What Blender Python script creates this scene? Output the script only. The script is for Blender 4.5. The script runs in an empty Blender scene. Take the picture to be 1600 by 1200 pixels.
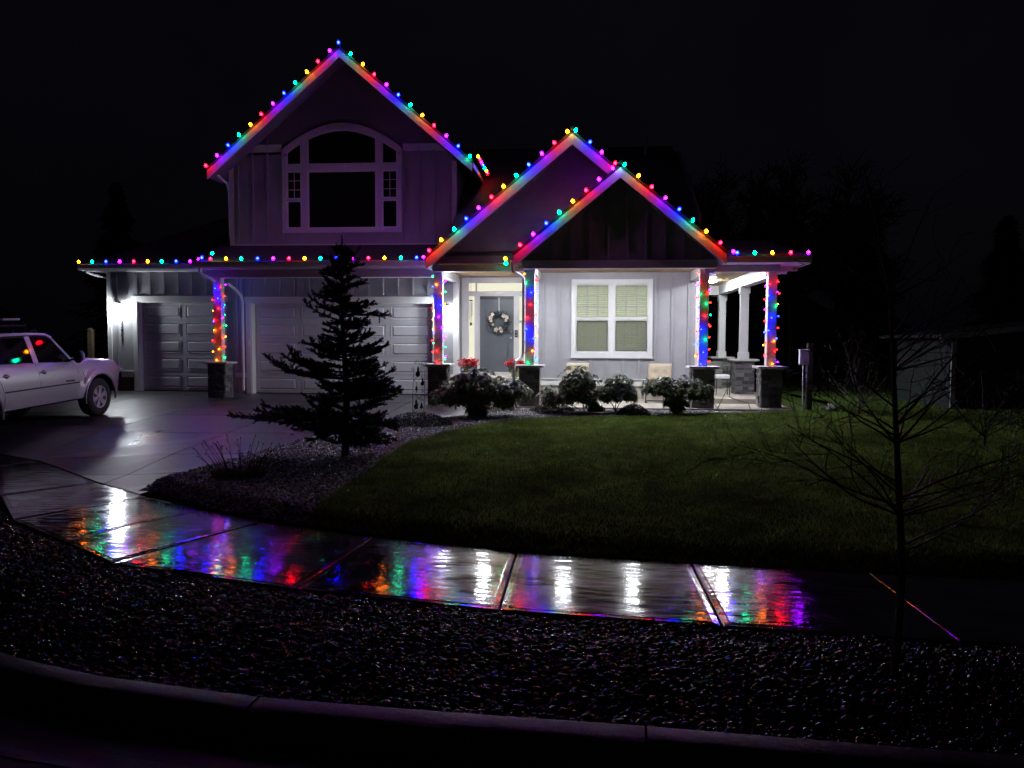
import bpy, bmesh, math, random
import numpy as np
from mathutils import Vector, Matrix, noise as mnoise
R = math.radians
rnd = random.Random(7)
rng = np.random.default_rng(7)
scene = bpy.context.scene
col = scene.collection

# ------------------------------------------------------------------ camera
YAW, PITCH, ROLL = R(5), R(-3.15), R(.25)
fwd = Vector((-math.sin(YAW)*math.cos(PITCH), math.cos(YAW)*math.cos(PITCH), math.sin(PITCH)))
right = Vector((math.cos(YAW), math.sin(YAW), 0))
up = right.cross(fwd)
cr, sr = math.cos(ROLL), math.sin(ROLL)
R2 = right*cr + up*sr
U2 = up*cr - right*sr
cam = bpy.data.cameras.new('camera')
cam.sensor_width = 36; cam.lens = 27; cam.clip_end = 1000; cam.clip_start = .05
camo = bpy.data.objects.new('camera', cam)
col.objects.link(camo)
m3 = Matrix((R2, U2, -fwd)).transposed()
camo.matrix_world = Matrix.Translation((0, 0, 1.85)) @ m3.to_4x4()
scene.camera = camo

# ------------------------------------------------------------------ sky: a moonless, overcast night
world = bpy.data.worlds.new('World'); scene.world = world; world.use_nodes = True
wn = world.node_tree; wn.nodes.clear()
sky = wn.nodes.new('ShaderNodeTexSky'); sky.sky_type = 'NISHITA'; sky.sun_disc = False
sky.sun_elevation = R(4); sky.sun_rotation = R(200); sky.dust_density = 4
tint = wn.nodes.new('ShaderNodeMixRGB'); tint.blend_type = 'MIX'; tint.inputs[0].default_value = .75
tint.inputs[2].default_value = (1.5, 1.15, 2.4, 1)
bg = wn.nodes.new('ShaderNodeBackground'); bg.inputs[1].default_value = .0010
wo = wn.nodes.new('ShaderNodeOutputWorld')
wtc = wn.nodes.new('ShaderNodeTexCoord'); wno = wn.nodes.new('ShaderNodeTexNoise'); wno.inputs['Scale'].default_value = 1.6; wno.inputs['Detail'].default_value = 5
wmr = wn.nodes.new('ShaderNodeMapRange'); wmr.inputs['From Min'].default_value = .3; wmr.inputs['From Max'].default_value = .7; wmr.inputs['To Min'].default_value = .45; wmr.inputs['To Max'].default_value = 1.7
wml = wn.nodes.new('ShaderNodeVectorMath'); wml.operation = 'SCALE'
wn.links.new(wtc.outputs['Generated'], wno.inputs[0]); wn.links.new(wno.outputs[0], wmr.inputs[0]); wn.links.new(wmr.outputs[0], wml.inputs['Scale'])
wn.links.new(sky.outputs[0], tint.inputs[1]); wn.links.new(tint.outputs[0], wml.inputs[0]); wn.links.new(wml.outputs[0], bg.inputs[0]); wn.links.new(bg.outputs[0], wo.inputs[0])

scene.view_settings.view_transform = 'Standard'
scene.view_settings.look = 'None'
scene.view_settings.exposure = 0
scene.view_settings.gamma = 1
scene.cycles.use_denoising = True
scene.cycles.max_bounces = 6
scene.cycles.diffuse_bounces = 3
scene.cycles.glossy_bounces = 3
scene.cycles.transparent_max_bounces = 6
scene.cycles.sample_clamp_indirect = 4
scene.cycles.caustics_reflective = False
scene.cycles.caustics_refractive = False
scene.cycles.use_light_tree = True
scene.cycles.use_adaptive_sampling = False

# ------------------------------------------------------------------ helpers
def link(o, parent=None):
    col.objects.link(o)
    if parent is not None:
        o.parent = parent
    return o

def rootof(o):
    while o.parent is not None:
        o = o.parent
    return o

class MB:
    """collects shapes in world coordinates"""
    def __init__(s):
        s.v = []; s.f = []; s.m = []; s.cur = 0
    def add(s, vs, fs):
        n = len(s.v)
        s.v += [tuple(v) for v in vs]
        s.f += [tuple(i+n for i in f) for f in fs]
        s.m += [s.cur]*len(fs)
        return s
    def box(s, x0, x1, y0, y1, z0, z1):
        vs = [(x, y, z) for z in (z0, z1) for y in (y0, y1) for x in (x0, x1)]
        fs = [(0, 2, 3, 1), (4, 5, 7, 6), (0, 1, 5, 4), (2, 6, 7, 3), (0, 4, 6, 2), (1, 3, 7, 5)]
        return s.add(vs, fs)
    def obox(s, c, ax, ay, az, hx, hy, hz):
        c = Vector(c); ax = Vector(ax).normalized(); ay = Vector(ay).normalized(); az = Vector(az).normalized()
        vs = [c + ax*(hx*i) + ay*(hy*j) + az*(hz*k) for k in (-1, 1) for j in (-1, 1) for i in (-1, 1)]
        fs = [(0, 2, 3, 1), (4, 5, 7, 6), (0, 1, 5, 4), (2, 6, 7, 3), (0, 4, 6, 2), (1, 3, 7, 5)]
        return s.add(vs, fs)
    def prism(s, poly, y0, y1, plane='xz'):
        n = len(poly)
        def P(a, b, t):
            return (a, t, b) if plane == 'xz' else ((t, a, b) if plane == 'yz' else (a, b, t))
        vs = [P(a, b, y0) for a, b in poly] + [P(a, b, y1) for a, b in poly]
        fs = [tuple(range(n-1, -1, -1)), tuple(range(n, 2*n))]
        fs += [(i, (i+1) % n, (i+1) % n+n, i+n) for i in range(n)]
        return s.add(vs, fs)
    def tube(s, pts, r, seg=6, cap=True, taper=None):
        pts = [Vector(p) for p in pts]; n = len(pts)
        vs = []; ref = None
        for i, p in enumerate(pts):
            t = (pts[min(i+1, n-1)]-pts[max(i-1, 0)])
            t = t.normalized() if t.length > 1e-9 else Vector((0, 0, 1))
            if ref is None:
                ref = Vector((1, 0, 0)) if abs(t.x) < .8 else Vector((0, 1, 0))
            a = (ref - t*ref.dot(t)).normalized(); b = t.cross(a); ref = a
            rr = r if taper is None else r + (taper-r)*i/(n-1)
            if isinstance(r, (list, tuple)): rr = r[i]
            for k in range(seg):
                an = 2*math.pi*k/seg
                vs.append(p + a*(rr*math.cos(an)) + b*(rr*math.sin(an)))
        fs = [(i*seg+k, i*seg+(k+1) % seg, (i+1)*seg+(k+1) % seg, (i+1)*seg+k) for i in range(n-1) for k in range(seg)]
        if cap:
            fs += [tuple(range(seg-1, -1, -1)), tuple(range((n-1)*seg, n*seg))]
        return s.add(vs, fs)
    def lathe(s, prof, c=(0, 0, 0), seg=12, axis='z'):
        vs = []; n = len(prof)
        for r, h in prof:
            for k in range(seg):
                a = 2*math.pi*k/seg
                x, y = r*math.cos(a), r*math.sin(a)
                p = (x, y, h) if axis == 'z' else ((h, x, y) if axis == 'x' else (x, h, y))
                vs.append((p[0]+c[0], p[1]+c[1], p[2]+c[2]))
        fs = [(i*seg+k, i*seg+(k+1) % seg, (i+1)*seg+(k+1) % seg, (i+1)*seg+k) for i in range(n-1) for k in range(seg)]
        fs += [tuple(range(seg-1, -1, -1)), tuple(range((n-1)*seg, n*seg))]
        return s.add(vs, fs)
    def sphere(s, c, rx, ry=None, rz=None, seg=8, rings=6):
        ry = ry or rx; rz = rz or rx
        vs = [(c[0], c[1], c[2]-rz)]
        for i in range(1, rings):
            a = -math.pi/2 + math.pi*i/rings
            for k in range(seg):
                b = 2*math.pi*k/seg
                vs.append((c[0]+rx*math.cos(a)*math.cos(b), c[1]+ry*math.cos(a)*math.sin(b), c[2]+rz*math.sin(a)))
        vs.append((c[0], c[1], c[2]+rz)); L = len(vs)-1
        fs = [(0, 1+(k+1) % seg, 1+k) for k in range(seg)]
        fs += [(1+(i-1)*seg+k, 1+(i-1)*seg+(k+1) % seg, 1+i*seg+(k+1) % seg, 1+i*seg+k) for i in range(1, rings-1) for k in range(seg)]
        fs += [(L, 1+(rings-2)*seg+k, 1+(rings-2)*seg+(k+1) % seg) for k in range(seg)]
        return s.add(vs, fs)
    def build(s, name, mat, parent=None, smooth=False, bevel=0, **props):
        off = Vector((0, 0, 0))
        if parent is not None:
            off = Vector(rootof(parent).location)
        me = bpy.data.meshes.new(name)
        me.from_pydata([(v[0]-off.x, v[1]-off.y, v[2]-off.z) for v in s.v], [], s.f)
        mats = mat if isinstance(mat, (list, tuple)) else [mat]
        for m in mats: me.materials.append(m)
        if len(mats) > 1: me.polygons.foreach_set('material_index', s.m)
        bm = bmesh.new(); bm.from_mesh(me)
        bmesh.ops.recalc_face_normals(bm, faces=bm.faces)
        bm.to_mesh(me); bm.free()
        if smooth:
            me.polygons.foreach_set('use_smooth', [True]*len(me.polygons))
            if smooth != 'all':
                me.set_sharp_from_angle(angle=R(40))
        o = bpy.data.objects.new(name, me)
        link(o, parent)
        if bevel:
            b = o.modifiers.new('bevel', 'BEVEL'); b.width = bevel; b.segments = 2; b.limit_method = 'ANGLE'
        for k, v in props.items(): o[k] = v
        return o

def tag(o, label=None, cat=None, group=None, kind=None):
    if label: o['label'] = label
    if cat: o['category'] = cat
    if group: o['group'] = group
    if kind: o['kind'] = kind
    return o

def thing(name, label, cat, loc=(0, 0, 0), group=None):
    o = bpy.data.objects.new(name, None); o.location = loc; o.empty_display_size = .2
    col.objects.link(o)
    return tag(o, label, cat, group)

def np_obj(name, V, F, mat, parent=None, smooth=False, **props):
    """V (n,3) array, F (m,k) array of equal-sized faces"""
    off = np.array(rootof(parent).location) if parent is not None else np.zeros(3)
    V = np.asarray(V, dtype=np.float32) - off.astype(np.float32)
    F = np.asarray(F, dtype=np.int32)
    me = bpy.data.meshes.new(name)
    me.vertices.add(len(V)); me.vertices.foreach_set('co', V.ravel())
    me.loops.add(F.size); me.loops.foreach_set('vertex_index', F.ravel())
    me.polygons.add(len(F))
    me.polygons.foreach_set('loop_start', np.arange(0, F.size, F.shape[1], dtype=np.int32))
    if smooth: me.polygons.foreach_set('use_smooth', np.ones(len(F), dtype=bool))
    me.update(calc_edges=True)
    me.materials.append(mat)
    o = bpy.data.objects.new(name, me); link(o, parent)
    for k, v in props.items(): o[k] = v
    return o

def scatter(base_v, base_f, P, S, rot, name, mat, parent=None, smooth=False, jitter=0, **props):
    """copies of a small base shape: P (n,3), S (n,3) scales, rot (n,3,3)"""
    n = len(P); bv = np.asarray(base_v, float); bf = np.asarray(base_f, int)
    V = bv[None, :, :] * S[:, None, :]
    if jitter: V = V * (1 + rng.uniform(-jitter, jitter, V.shape))
    V = np.einsum('nij,nkj->nki', rot, V) + P[:, None, :]
    F = bf[None] + (np.arange(n)*len(bv))[:, None, None]
    return np_obj(name, V.reshape(-1, 3), F.reshape(-1, bf.shape[1]), mat, parent, smooth, **props)

def rot_z(a):
    c, s = np.cos(a), np.sin(a); z = np.zeros_like(a); o = np.ones_like(a)
    return np.stack([np.stack([c, -s, z], -1), np.stack([s, c, z], -1), np.stack([z, z, o], -1)], -2)

def rot_any(ax, ay, az):
    """random small tilts then yaw"""
    cx, sx, cy, sy = np.cos(ax), np.sin(ax), np.cos(ay), np.sin(ay); z = np.zeros_like(ax); o = np.ones_like(ax)
    X = np.stack([np.stack([o, z, z], -1), np.stack([z, cx, -sx], -1), np.stack([z, sx, cx], -1)], -2)
    Y = np.stack([np.stack([cy, z, sy], -1), np.stack([z, o, z], -1), np.stack([-sy, z, cy], -1)], -2)
    return rot_z(az) @ X @ Y

def ico(sub):
    bm = bmesh.new(); bmesh.ops.create_icosphere(bm, subdivisions=sub, radius=1)
    v = [tuple(x.co) for x in bm.verts]; f = [[a.index for a in p.verts] for p in bm.faces]; bm.free()
    return v, f

UNIT = {}
def piece(name, mat, parent, x0, x1, y0, y1, z0, z1, rz=0):
    """one box-shaped piece; pieces of one material share mesh data"""
    key = mat.name
    if key not in UNIT:
        mb = MB().box(-.5, .5, -.5, .5, -.5, .5)
        me = bpy.data.meshes.new('block'); me.from_pydata(mb.v, [], mb.f); me.materials.append(mat)
        UNIT[key] = me
    o = bpy.data.objects.new(name, UNIT[key])
    off = rootof(parent).location if parent is not None else Vector((0, 0, 0))
    o.location = ((x0+x1)/2-off[0], (y0+y1)/2-off[1], (z0+z1)/2-off[2])
    o.scale = (x1-x0, y1-y0, z1-z0)
    o.rotation_euler = (0, 0, rz)
    return link(o, parent)

def inpoly(px, py, poly):
    poly = np.asarray(poly); n = len(poly); ins = np.zeros(px.shape, bool); j = n-1
    for i in range(n):
        xi, yi = poly[i]; xj, yj = poly[j]
        c = ((yi > py) != (yj > py)) & (px < (xj-xi)*(py-yi)/(yj-yi+1e-12)+xi)
        ins ^= c; j = i
    return ins

def clip(poly, cell):
    """clip polygon by a convex counter-clockwise cell"""
    out = list(poly)
    for i in range(len(cell)):
        ax, ay = cell[i]; bx, by = cell[(i+1) % len(cell)]
        inp = out; out = []
        if not inp: return []
        def side(p): return (bx-ax)*(p[1]-ay)-(by-ay)*(p[0]-ax)
        for k in range(len(inp)):
            p, q = inp[k], inp[(k+1) % len(inp)]; sp, sq = side(p), side(q)
            if sp >= 0: out.append(p)
            if (sp > 0 and sq < 0) or (sp < 0 and sq > 0):
                t = sp/(sp-sq); out.append((p[0]+(q[0]-p[0])*t, p[1]+(q[1]-p[1])*t))
    return out

# ------------------------------------------------------------------ materials
class N:
    def __init__(s, name):
        s.m = bpy.data.materials.new(name); s.m.use_nodes = True; s.t = s.m.node_tree; s.t.nodes.clear()
        s.out = s.n('OutputMaterial'); s.p = s.n('BsdfPrincipled'); s.l(s.p, 0, s.out, 0)
        s.tc = s.n('TexCoord')
    def n(s, k, **kw):
        x = s.t.nodes.new('ShaderNode'+k)
        for a, b in kw.items(): setattr(x, a, b)
        return x
    def l(s, a, i, b, j): s.t.links.new(a.outputs[i], b.inputs[j])
    def noise(s, scale, detail=3, rough=.55, stretch=None, dist=0):
        x = s.n('TexNoise'); x.inputs['Scale'].default_value = scale; x.inputs['Detail'].default_value = detail
        x.inputs['Roughness'].default_value = rough; x.inputs['Distortion'].default_value = dist
        if stretch:
            mp = s.n('Mapping'); mp.inputs['Scale'].default_value = stretch; s.l(s.tc, 3, mp, 0); s.l(mp, 0, x, 0)
        else: s.l(s.tc, 3, x, 0)
        return x
    def ramp(s, src, stops, sock=0):
        x = s.n('ValToRGB'); e = x.color_ramp.elements
        while len(e) < len(stops): e.new(.5)
        for i, (p, c) in enumerate(stops):
            e[i].position = p; e[i].color = (c, c, c, 1) if isinstance(c, (int, float)) else (*c, 1)
        s.l(src, sock, x, 0); return x
    def bump(s, src, strength, dist=.01, prev=None):
        x = s.n('Bump'); x.inputs['Strength'].default_value = strength; x.inputs['Distance'].default_value = dist
        s.l(src, 0, x, 'Height')
        if prev: s.l(prev, 0, x, 'Normal')
        return x
    def set(s, **kw):
        for k, v in kw.items(): s.p.inputs[k.replace('_', ' ')].default_value = v

def plain(name, c, rough=.6, var=.12, vs=6, bump=.0, bs=60, metal=0, coat=0, spec=None):
    x = N(name)
    x.set(Roughness=rough, Metallic=metal, Coat_Weight=coat, Coat_Roughness=.08)
    if spec is not None: x.set(Specular_IOR_Level=spec)
    nz = x.noise(vs, 4)
    lo = tuple(max(0, v*(1-var)) for v in c); hi = tuple(min(1, v*(1+var)) for v in c)
    r = x.ramp(nz, [(.3, lo), (.7, hi)]); x.l(r, 0, x.p, 'Base Color')
    if bump:
        b = x.bump(x.noise(bs, 4), bump, .004); x.l(b, 0, x.p, 'Normal')
    return x.m

M = {}
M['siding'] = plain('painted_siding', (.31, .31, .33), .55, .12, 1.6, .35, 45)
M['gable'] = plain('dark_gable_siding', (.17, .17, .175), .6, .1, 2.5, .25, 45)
M['trim'] = plain('white_trim', (.62, .62, .62), .45, .05, 4, .12, 60)
M['fascia'] = plain('fascia_board', (.68, .68, .68), .42, .05, 3, .1, 30)
M['garage'] = plain('garage_door_paint', (.50, .50, .53), .42, .05, 3, .08, 90)
M['foundation'] = plain('foundation_concrete', (.40, .37, .32), .8, .15, 5, .3, 40)
M['foundation_dark'] = plain('stained_foundation', (.07, .05, .035), .8, .2, 5, .3, 40)
M['door'] = plain('slate_door_paint', (.115, .13, .145), .4, .05, 3, .08, 70)
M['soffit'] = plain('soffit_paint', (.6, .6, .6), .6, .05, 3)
M['beam'] = plain('beam_paint', (.50, .50, .53), .5, .06, 3, .15, 40)
M['metal'] = plain('brushed_metal', (.5, .5, .5), .3, .05, 20, metal=1)
M['black_metal'] = plain('black_metal', (.02, .02, .02), .35, .2, 20)
M['dark'] = plain('dark_void', (.01, .01, .012), .6, .2, 3)
M['cord'] = plain('green_cord', (.01, .03, .012), .5, .2, 20)
M['cap'] = plain('cast_cap', (.50, .49, .47), .6, .1, 8, .3, 60)
M['cushion'] = plain('beige_cushion', (.42, .35, .25), .85, .08, 12, .3, 200)
M['chair_metal'] = plain('bronze_frame', (.025, .02, .017), .35, .2, 20)
M['gloss_white'] = plain('white_metal', (.75, .75, .75), .35, .04, 8)
M['gutter'] = plain('gutter_enamel', (.70, .70, .70), .35, .04, 4)
M['wood'] = plain('weathered_wood', (.08, .05, .028), .8, .35, 14, .4, 60)
M['cliff'] = plain('shed_wall_paint', (.022, .028, .028), .6, .1, 3, .2, 30)
M['pale_bark'] = plain('pale_bark', (.16, .13, .10), .5, .35, 30, .5, 90)
M['dark_wood'] = plain('dark_wet_wood', (.02, .015, .012), .7, .3, 14, .4, 60)
M['bark'] = plain('wet_bark', (.035, .026, .02), .45, .35, 30, .5, 90)
M['tan_ceiling'] = plain('stained_ceiling_board', (.42, .27, .12), .5, .25, 5, .2, 20)
M['concrete_light'] = plain('porch_concrete', (.42, .38, .32), .65, .15, 4, .35, 60)
M['soil'] = plain('wet_soil', (.012, .010, .008), .7, .3, 8, .6, 30)
M['asphalt'] = plain('wet_asphalt', (.012, .012, .013), .42, .3, 60, .7, 120)
M['curb'] = None
M['flat_stone'] = plain('grey_slab_stone', (.22, .23, .22), .5, .15, 6, .4, 40)
M['roof'] = None

# roofing shingles: rows of tabs as relief (far away, in the dark)
x = N('roof_shingles')
br = x.n('TexBrick'); br.inputs['Scale'].default_value = 3.3; br.inputs['Mortar Size'].default_value = .012
br.inputs['Color1'].default_value = (.035, .034, .036, 1); br.inputs['Color2'].default_value = (.02, .02, .022, 1); br.inputs['Mortar'].default_value = (.008, .008, .008, 1)
x.l(x.tc, 3, br, 0); x.l(br, 0, x.p, 'Base Color'); x.set(Roughness=.75)
nb = x.noise(120, 3); b = x.bump(nb, .5, .004); b2 = x.bump(br, .5, .01, b); x.l(b2, 0, x.p, 'Normal'); M['roof'] = x.m

def wet_concrete(name, dry, wet, r_lo, r_hi, bscale, bstr, patch=1.1, broom=0, broom_axis=(1, 0, 0), cut=(.42, .58)):
    x = N(name)
    nz = x.noise(patch, 5, .6, dist=.4)
    mask = x.ramp(nz, [(cut[0], 0), (cut[1], 1)])          # 1 = standing film of water
    fine = x.noise(9, 5, .7)
    agg = x.noise(130, 2, .6); ar = x.ramp(agg, [(.38, .35), (.62, 1.7)])
    mixc = x.n('MixRGB'); mixc.inputs[1].default_value = (*dry, 1); mixc.inputs[2].default_value = (*wet, 1); x.l(mask, 0, mixc, 0)
    dk = x.ramp(fine, [(.25, .65), (.75, 1.2)])
    mul = x.n('MixRGB', blend_type='MULTIPLY'); mul.inputs[0].default_value = 1; x.l(mixc, 0, mul, 1); x.l(dk, 0, mul, 2)
    mu2 = x.n('MixRGB', blend_type='MULTIPLY'); mu2.inputs[0].default_value = 1; x.l(mul, 0, mu2, 1); x.l(ar, 0, mu2, 2)
    x.l(mu2, 0, x.p, 'Base Color')
    mr = x.n('MapRange'); mr.inputs['To Min'].default_value = r_hi; mr.inputs['To Max'].default_value = r_lo
    x.l(mask, 0, mr, 0); x.l(mr, 0, x.p, 'Roughness')
    if broom:      # drawn, rippled water film: long across the walk, short along it
        a = x.noise(1, 1, .4, stretch=(3.2, 13, 1)); b = x.bump(a, .24, .01)
        a2 = x.noise(1, 2, .5, stretch=(8, 30, 1)); b = x.bump(a2, .14, .004, b)
        gr = x.noise(1, 2, .5, stretch=(60, 60, 1)); b = x.bump(gr, .03, .004, b)
    else:
        g = x.noise(bscale, 5, .7); b = x.bump(g, bstr, .004)
        big = x.noise(4.5, 2, .5); b = x.bump(big, .25, .02, b)
    x.l(b, 0, x.p, 'Normal')
    return x.m
M['sidewalk'] = wet_concrete('wet_sidewalk_concrete', (.035, .033, .032), (.018, .018, .018), .085, .155, 34, .20, 3.0, 1, cut=(.44, .56))
M['driveway'] = wet_concrete('wet_driveway_concrete', (.038, .037, .039), (.025, .024, .025), .24, .42, 70, .7, .45, 0, cut=(.5, .68))
M['curb'] = wet_concrete('wet_curb_concrete', (.09, .085, .08), (.06, .06, .06), .35, .5, 60, .8, 2)

# pebbles: each stone its own tone
def stones(name, tones, rough, spec=.5):
    x = N(name)
    gi = x.n('NewGeometry')
    r = x.ramp(gi, tones, sock='Random Per Island')
    x.l(r, 0, x.p, 'Base Color'); x.set(Roughness=rough, Specular_IOR_Level=spec)
    b = x.bump(x.noise(120, 3), .25, .002); x.l(b, 0, x.p, 'Normal')
    return x.m
M['pebble'] = stones('wet_river_pebbles', [(0, (.006, .006, .007)), (.6, (.017, .017, .018)), (1, (.05, .05, .05))], .16, .2)
M['gravel'] = stones('crushed_gravel', [(0, (.10, .10, .105)), (.5, (.27, .27, .28)), (1, (.60, .60, .60))], .25)
M['ledge'] = stones('ledge_stone', [(0, (.06, .06, .065)), (1, (.2, .19, .19))], .55)
x = N('stacked_stone'); oi = x.n('ObjectInfo')
r = x.ramp(oi, [(0, (.05, .05, .055)), (.5, (.12, .12, .125)), (1, (.24, .23, .225))], sock='Random'); nz = x.noise(40, 5, .7)
mu = x.n('MixRGB', blend_type='MULTIPLY'); mu.inputs[0].default_value = 1; rr = x.ramp(nz, [(.2, .5), (.8, 1.4)])
x.l(r, 0, mu, 1); x.l(rr, 0, mu, 2); x.l(mu, 0, x.p, 'Base Color'); x.set(Roughness=.55)
x.l(x.bump(nz, .8, .01), 0, x.p, 'Normal'); M['stone'] = x.m

def leafy(name, tones, rough=.5, spec=.5):
    x = N(name); gi = x.n('NewGeometry')
    r = x.ramp(gi, tones, sock='Random Per Island'); x.l(r, 0, x.p, 'Base Color')
    x.set(Roughness=rough, Specular_IOR_Level=spec); return x.m
x = N('lawn_grass'); gi = x.n('NewGeometry'); r = x.ramp(gi, [(0, (.11, .18, .035)), (.6, (.17, .28, .055)), (1, (.32, .38, .13))], sock='Random Per Island')
df = x.n('BsdfDiffuse'); tr_ = x.n('BsdfTranslucent'); mx = x.n('MixShader'); mx.inputs[0].default_value = .45
n1 = x.noise(.9, 4, .6); n2 = x.noise(5, 4, .65); cl = x.ramp(n1, [(.32, .45), (.68, 1.35)]); c2 = x.ramp(n2, [(.3, .55), (.7, 1.3)])
ma = x.n('MixRGB', blend_type='MULTIPLY'); ma.inputs[0].default_value = 1; x.l(r, 0, ma, 1); x.l(cl, 0, ma, 2)
mb_ = x.n('MixRGB', blend_type='MULTIPLY'); mb_.inputs[0].default_value = 1; x.l(ma, 0, mb_, 1); x.l(c2, 0, mb_, 2)
x.l(mb_, 0, df, 0); x.l(mb_, 0, tr_, 0); x.l(df, 0, mx, 1); x.l(tr_, 0, mx, 2); x.l(mx, 0, x.out, 0); M['grass'] = x.m
x = N('lawn_thatch'); nz = x.noise(3.5, 4); r = x.ramp(nz, [(.3, (.03, .045, .012)), (.7, (.07, .10, .03))]); df = x.n('BsdfDiffuse')
x.l(r, 0, df, 0); x.l(x.bump(x.noise(40, 4), .6, .004), 0, df, 'Normal'); x.l(df, 0, x.out, 0); M['grass_base'] = x.m
M['needles'] = leafy('spruce_needles', [(0, (.008, .014, .010)), (1, (.022, .036, .026))], .55)
x = N('rhododendron_leaves'); gi = x.n('NewGeometry'); r = x.ramp(gi, [(0, (.05, .075, .04)), (.5, (.11, .15, .08)), (1, (.40, .42, .33))], sock='Random Per Island')
x.l(r, 0, x.p, 'Base Color'); x.set(Roughness=.28); tr_ = x.n('BsdfTranslucent'); mx = x.n('MixShader'); mx.inputs[0].default_value = .5
x.l(r, 0, tr_, 0); x.l(x.p, 0, mx, 1); x.l(tr_, 0, mx, 2); x.l(mx, 0, x.out, 0); M['rhodo'] = x.m
M['cover'] = leafy('ground_cover_leaves', [(0, (.012, .022, .010)), (1, (.05, .07, .03))], .4)
M['tan_grass'] = leafy('dry_grass', [(0, (.10, .07, .03)), (1, (.22, .16, .07))], .7)
M['dead_leaf'] = leafy('fallen_leaves', [(0, (.12, .08, .04)), (1, (.35, .28, .18))], .5)
M['stem'] = plain('plant_stems', (.04, .025, .015), .6, .3, 20)
M['red_leaf'] = leafy('poinsettia_bracts', [(0, (.28, .003, .008)), (1, (.55, .008, .02))], .5)
M['cream'] = leafy('cream_petals', [(0, (.55, .42, .32)), (1, (.8, .7, .58))], .7)
M['wreath_leaf'] = leafy('wreath_leaves', [(0, (.02, .03, .03)), (.7, (.06, .08, .09)), (1, (.18, .2, .22))], .6)
M['wrap'] = plain('pot_wrap', (.30, .33, .14), .35, .3, 12)
M['tree_mass'] = plain('far_foliage', (.012, .014, .012), .9, .3, 5)

# glass
x = N('dark_window_glass'); x.set(Base_Color=(.006, .006, .008, 1), Roughness=.05, IOR=1.5); M['glass'] = x.m
x = N('vehicle_glass'); x.set(Base_Color=(.004, .005, .006, 1), Roughness=.03, IOR=1.5)
x.l(x.bump(x.noise(90, 2), .04, .002), 0, x.p, 'Normal'); M['car_glass'] = x.m
def clearpane(name, opacity, rough, c=(.02, .02, .02)):
    x = N(name); t = x.n('BsdfTransparent'); mx = x.n('MixShader'); mx.inputs[0].default_value = opacity
    x.set(Base_Color=(*c, 1), Roughness=rough)
    x.l(t, 0, mx, 1); x.l(x.p, 0, mx, 2); x.l(mx, 0, x.out, 0); return x.m
M['clear'] = clearpane('clear_window_glass', .12, .03)
M['screen'] = clearpane('insect_screen_mesh', .5, .8, (.05, .05, .045))
M['blind'] = plain('cream_blind_slats', (.74, .78, .62), .5, .03, 4)

def emit(name, c, s, rough=None):
    x = N(name); e = x.n('Emission'); e.inputs[0].default_value = (*c, 1); e.inputs[1].default_value = s
    x.l(e, 0, x.out, 0); return x.m
COL = {'R': (1, .0008, .004), 'O': (1, .17, .0008), 'G': (.0, .60, .22), 'B': (.0006, .0018, 1.0), 'P': (.32, .0008, 1.0)}
BS = {'R': 430, 'O': 400, 'G': 460, 'B': 760, 'P': 480}
def emit_aimed(name, c, s, back, axis, base):
    """bulb emission shaped by surface normal: strong along one axis, cut on the far side"""
    x = N(name); e = x.n('Emission'); e.inputs[0].default_value = (*c, 1)
    g = x.n('NewGeometry'); dt = x.n('VectorMath', operation='DOT_PRODUCT'); x.l(g, 1, dt, 0); dt.inputs[1].default_value = axis
    mr = x.n('MapRange'); mr.interpolation_type = 'SMOOTHSTEP'; mr.inputs['From Min'].default_value = -.25; mr.inputs['From Max'].default_value = .6
    mr.inputs['To Min'].default_value = s*back; mr.inputs['To Max'].default_value = s
    x.t.links.new(dt.outputs['Value'], mr.inputs[0])
    so = x.n('SeparateXYZ'); x.l(x.tc, 3, so, 0)      # glow graded by height: bright tip, weaker coloured base
    hz = x.n('MapRange'); hz.interpolation_type = 'SMOOTHSTEP'; hz.inputs['From Min'].default_value = .024; hz.inputs['From Max'].default_value = .040
    hz.inputs['To Min'].default_value = base; hz.inputs['To Max'].default_value = 1; x.l(so, 2, hz, 0)
    mm = x.n('Math', operation='MULTIPLY'); x.l(mr, 0, mm, 0); x.l(hz, 0, mm, 1); x.l(mm, 0, e, 1); x.l(e, 0, x.out, 0); return x.m
NM = {'R': 'red', 'O': 'orange', 'G': 'green', 'B': 'blue', 'P': 'purple'}
for k in COL:
    M['bulb'+k] = emit_aimed('lit_bulb_'+NM[k], COL[k], BS[k], .07, (0, -1, 0), .12)          # in the gutters; back glow cut so the walls behind stay dim
    M['rake'+k] = emit_aimed('lit_rake_bulb_'+NM[k], COL[k], BS[k]*1.15, .05, (0, -.5, -.87), .6)   # on the open gable edges
LC = {'R': (1, .006, .004), 'O': (1, .19, .004), 'G': (.0, .6, .12), 'B': (.002, .004, 1.0), 'P': (.35, .003, 1.0)}
LS = {'R': 42, 'O': 38, 'G': 46, 'B': 230, 'P': 70}
for k in LC:
    M['led'+k] = emit('lit_mini_bulb_'+k.lower(), LC[k], LS[k])
M['can'] = emit('downlight_lens', (.92, .97, 1.0), 420)
M['lantern'] = emit('lantern_glow', (.90, .97, 1.0), 270)
M['warm_pane'] = emit('lit_hall_glass', (.95, .93, .72), .95)
M['room'] = emit('glowing_room_wall', (.86, .95, .62), .7)
M['amber'] = emit('amber_lamp', (1, .42, .08), 5)
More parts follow.
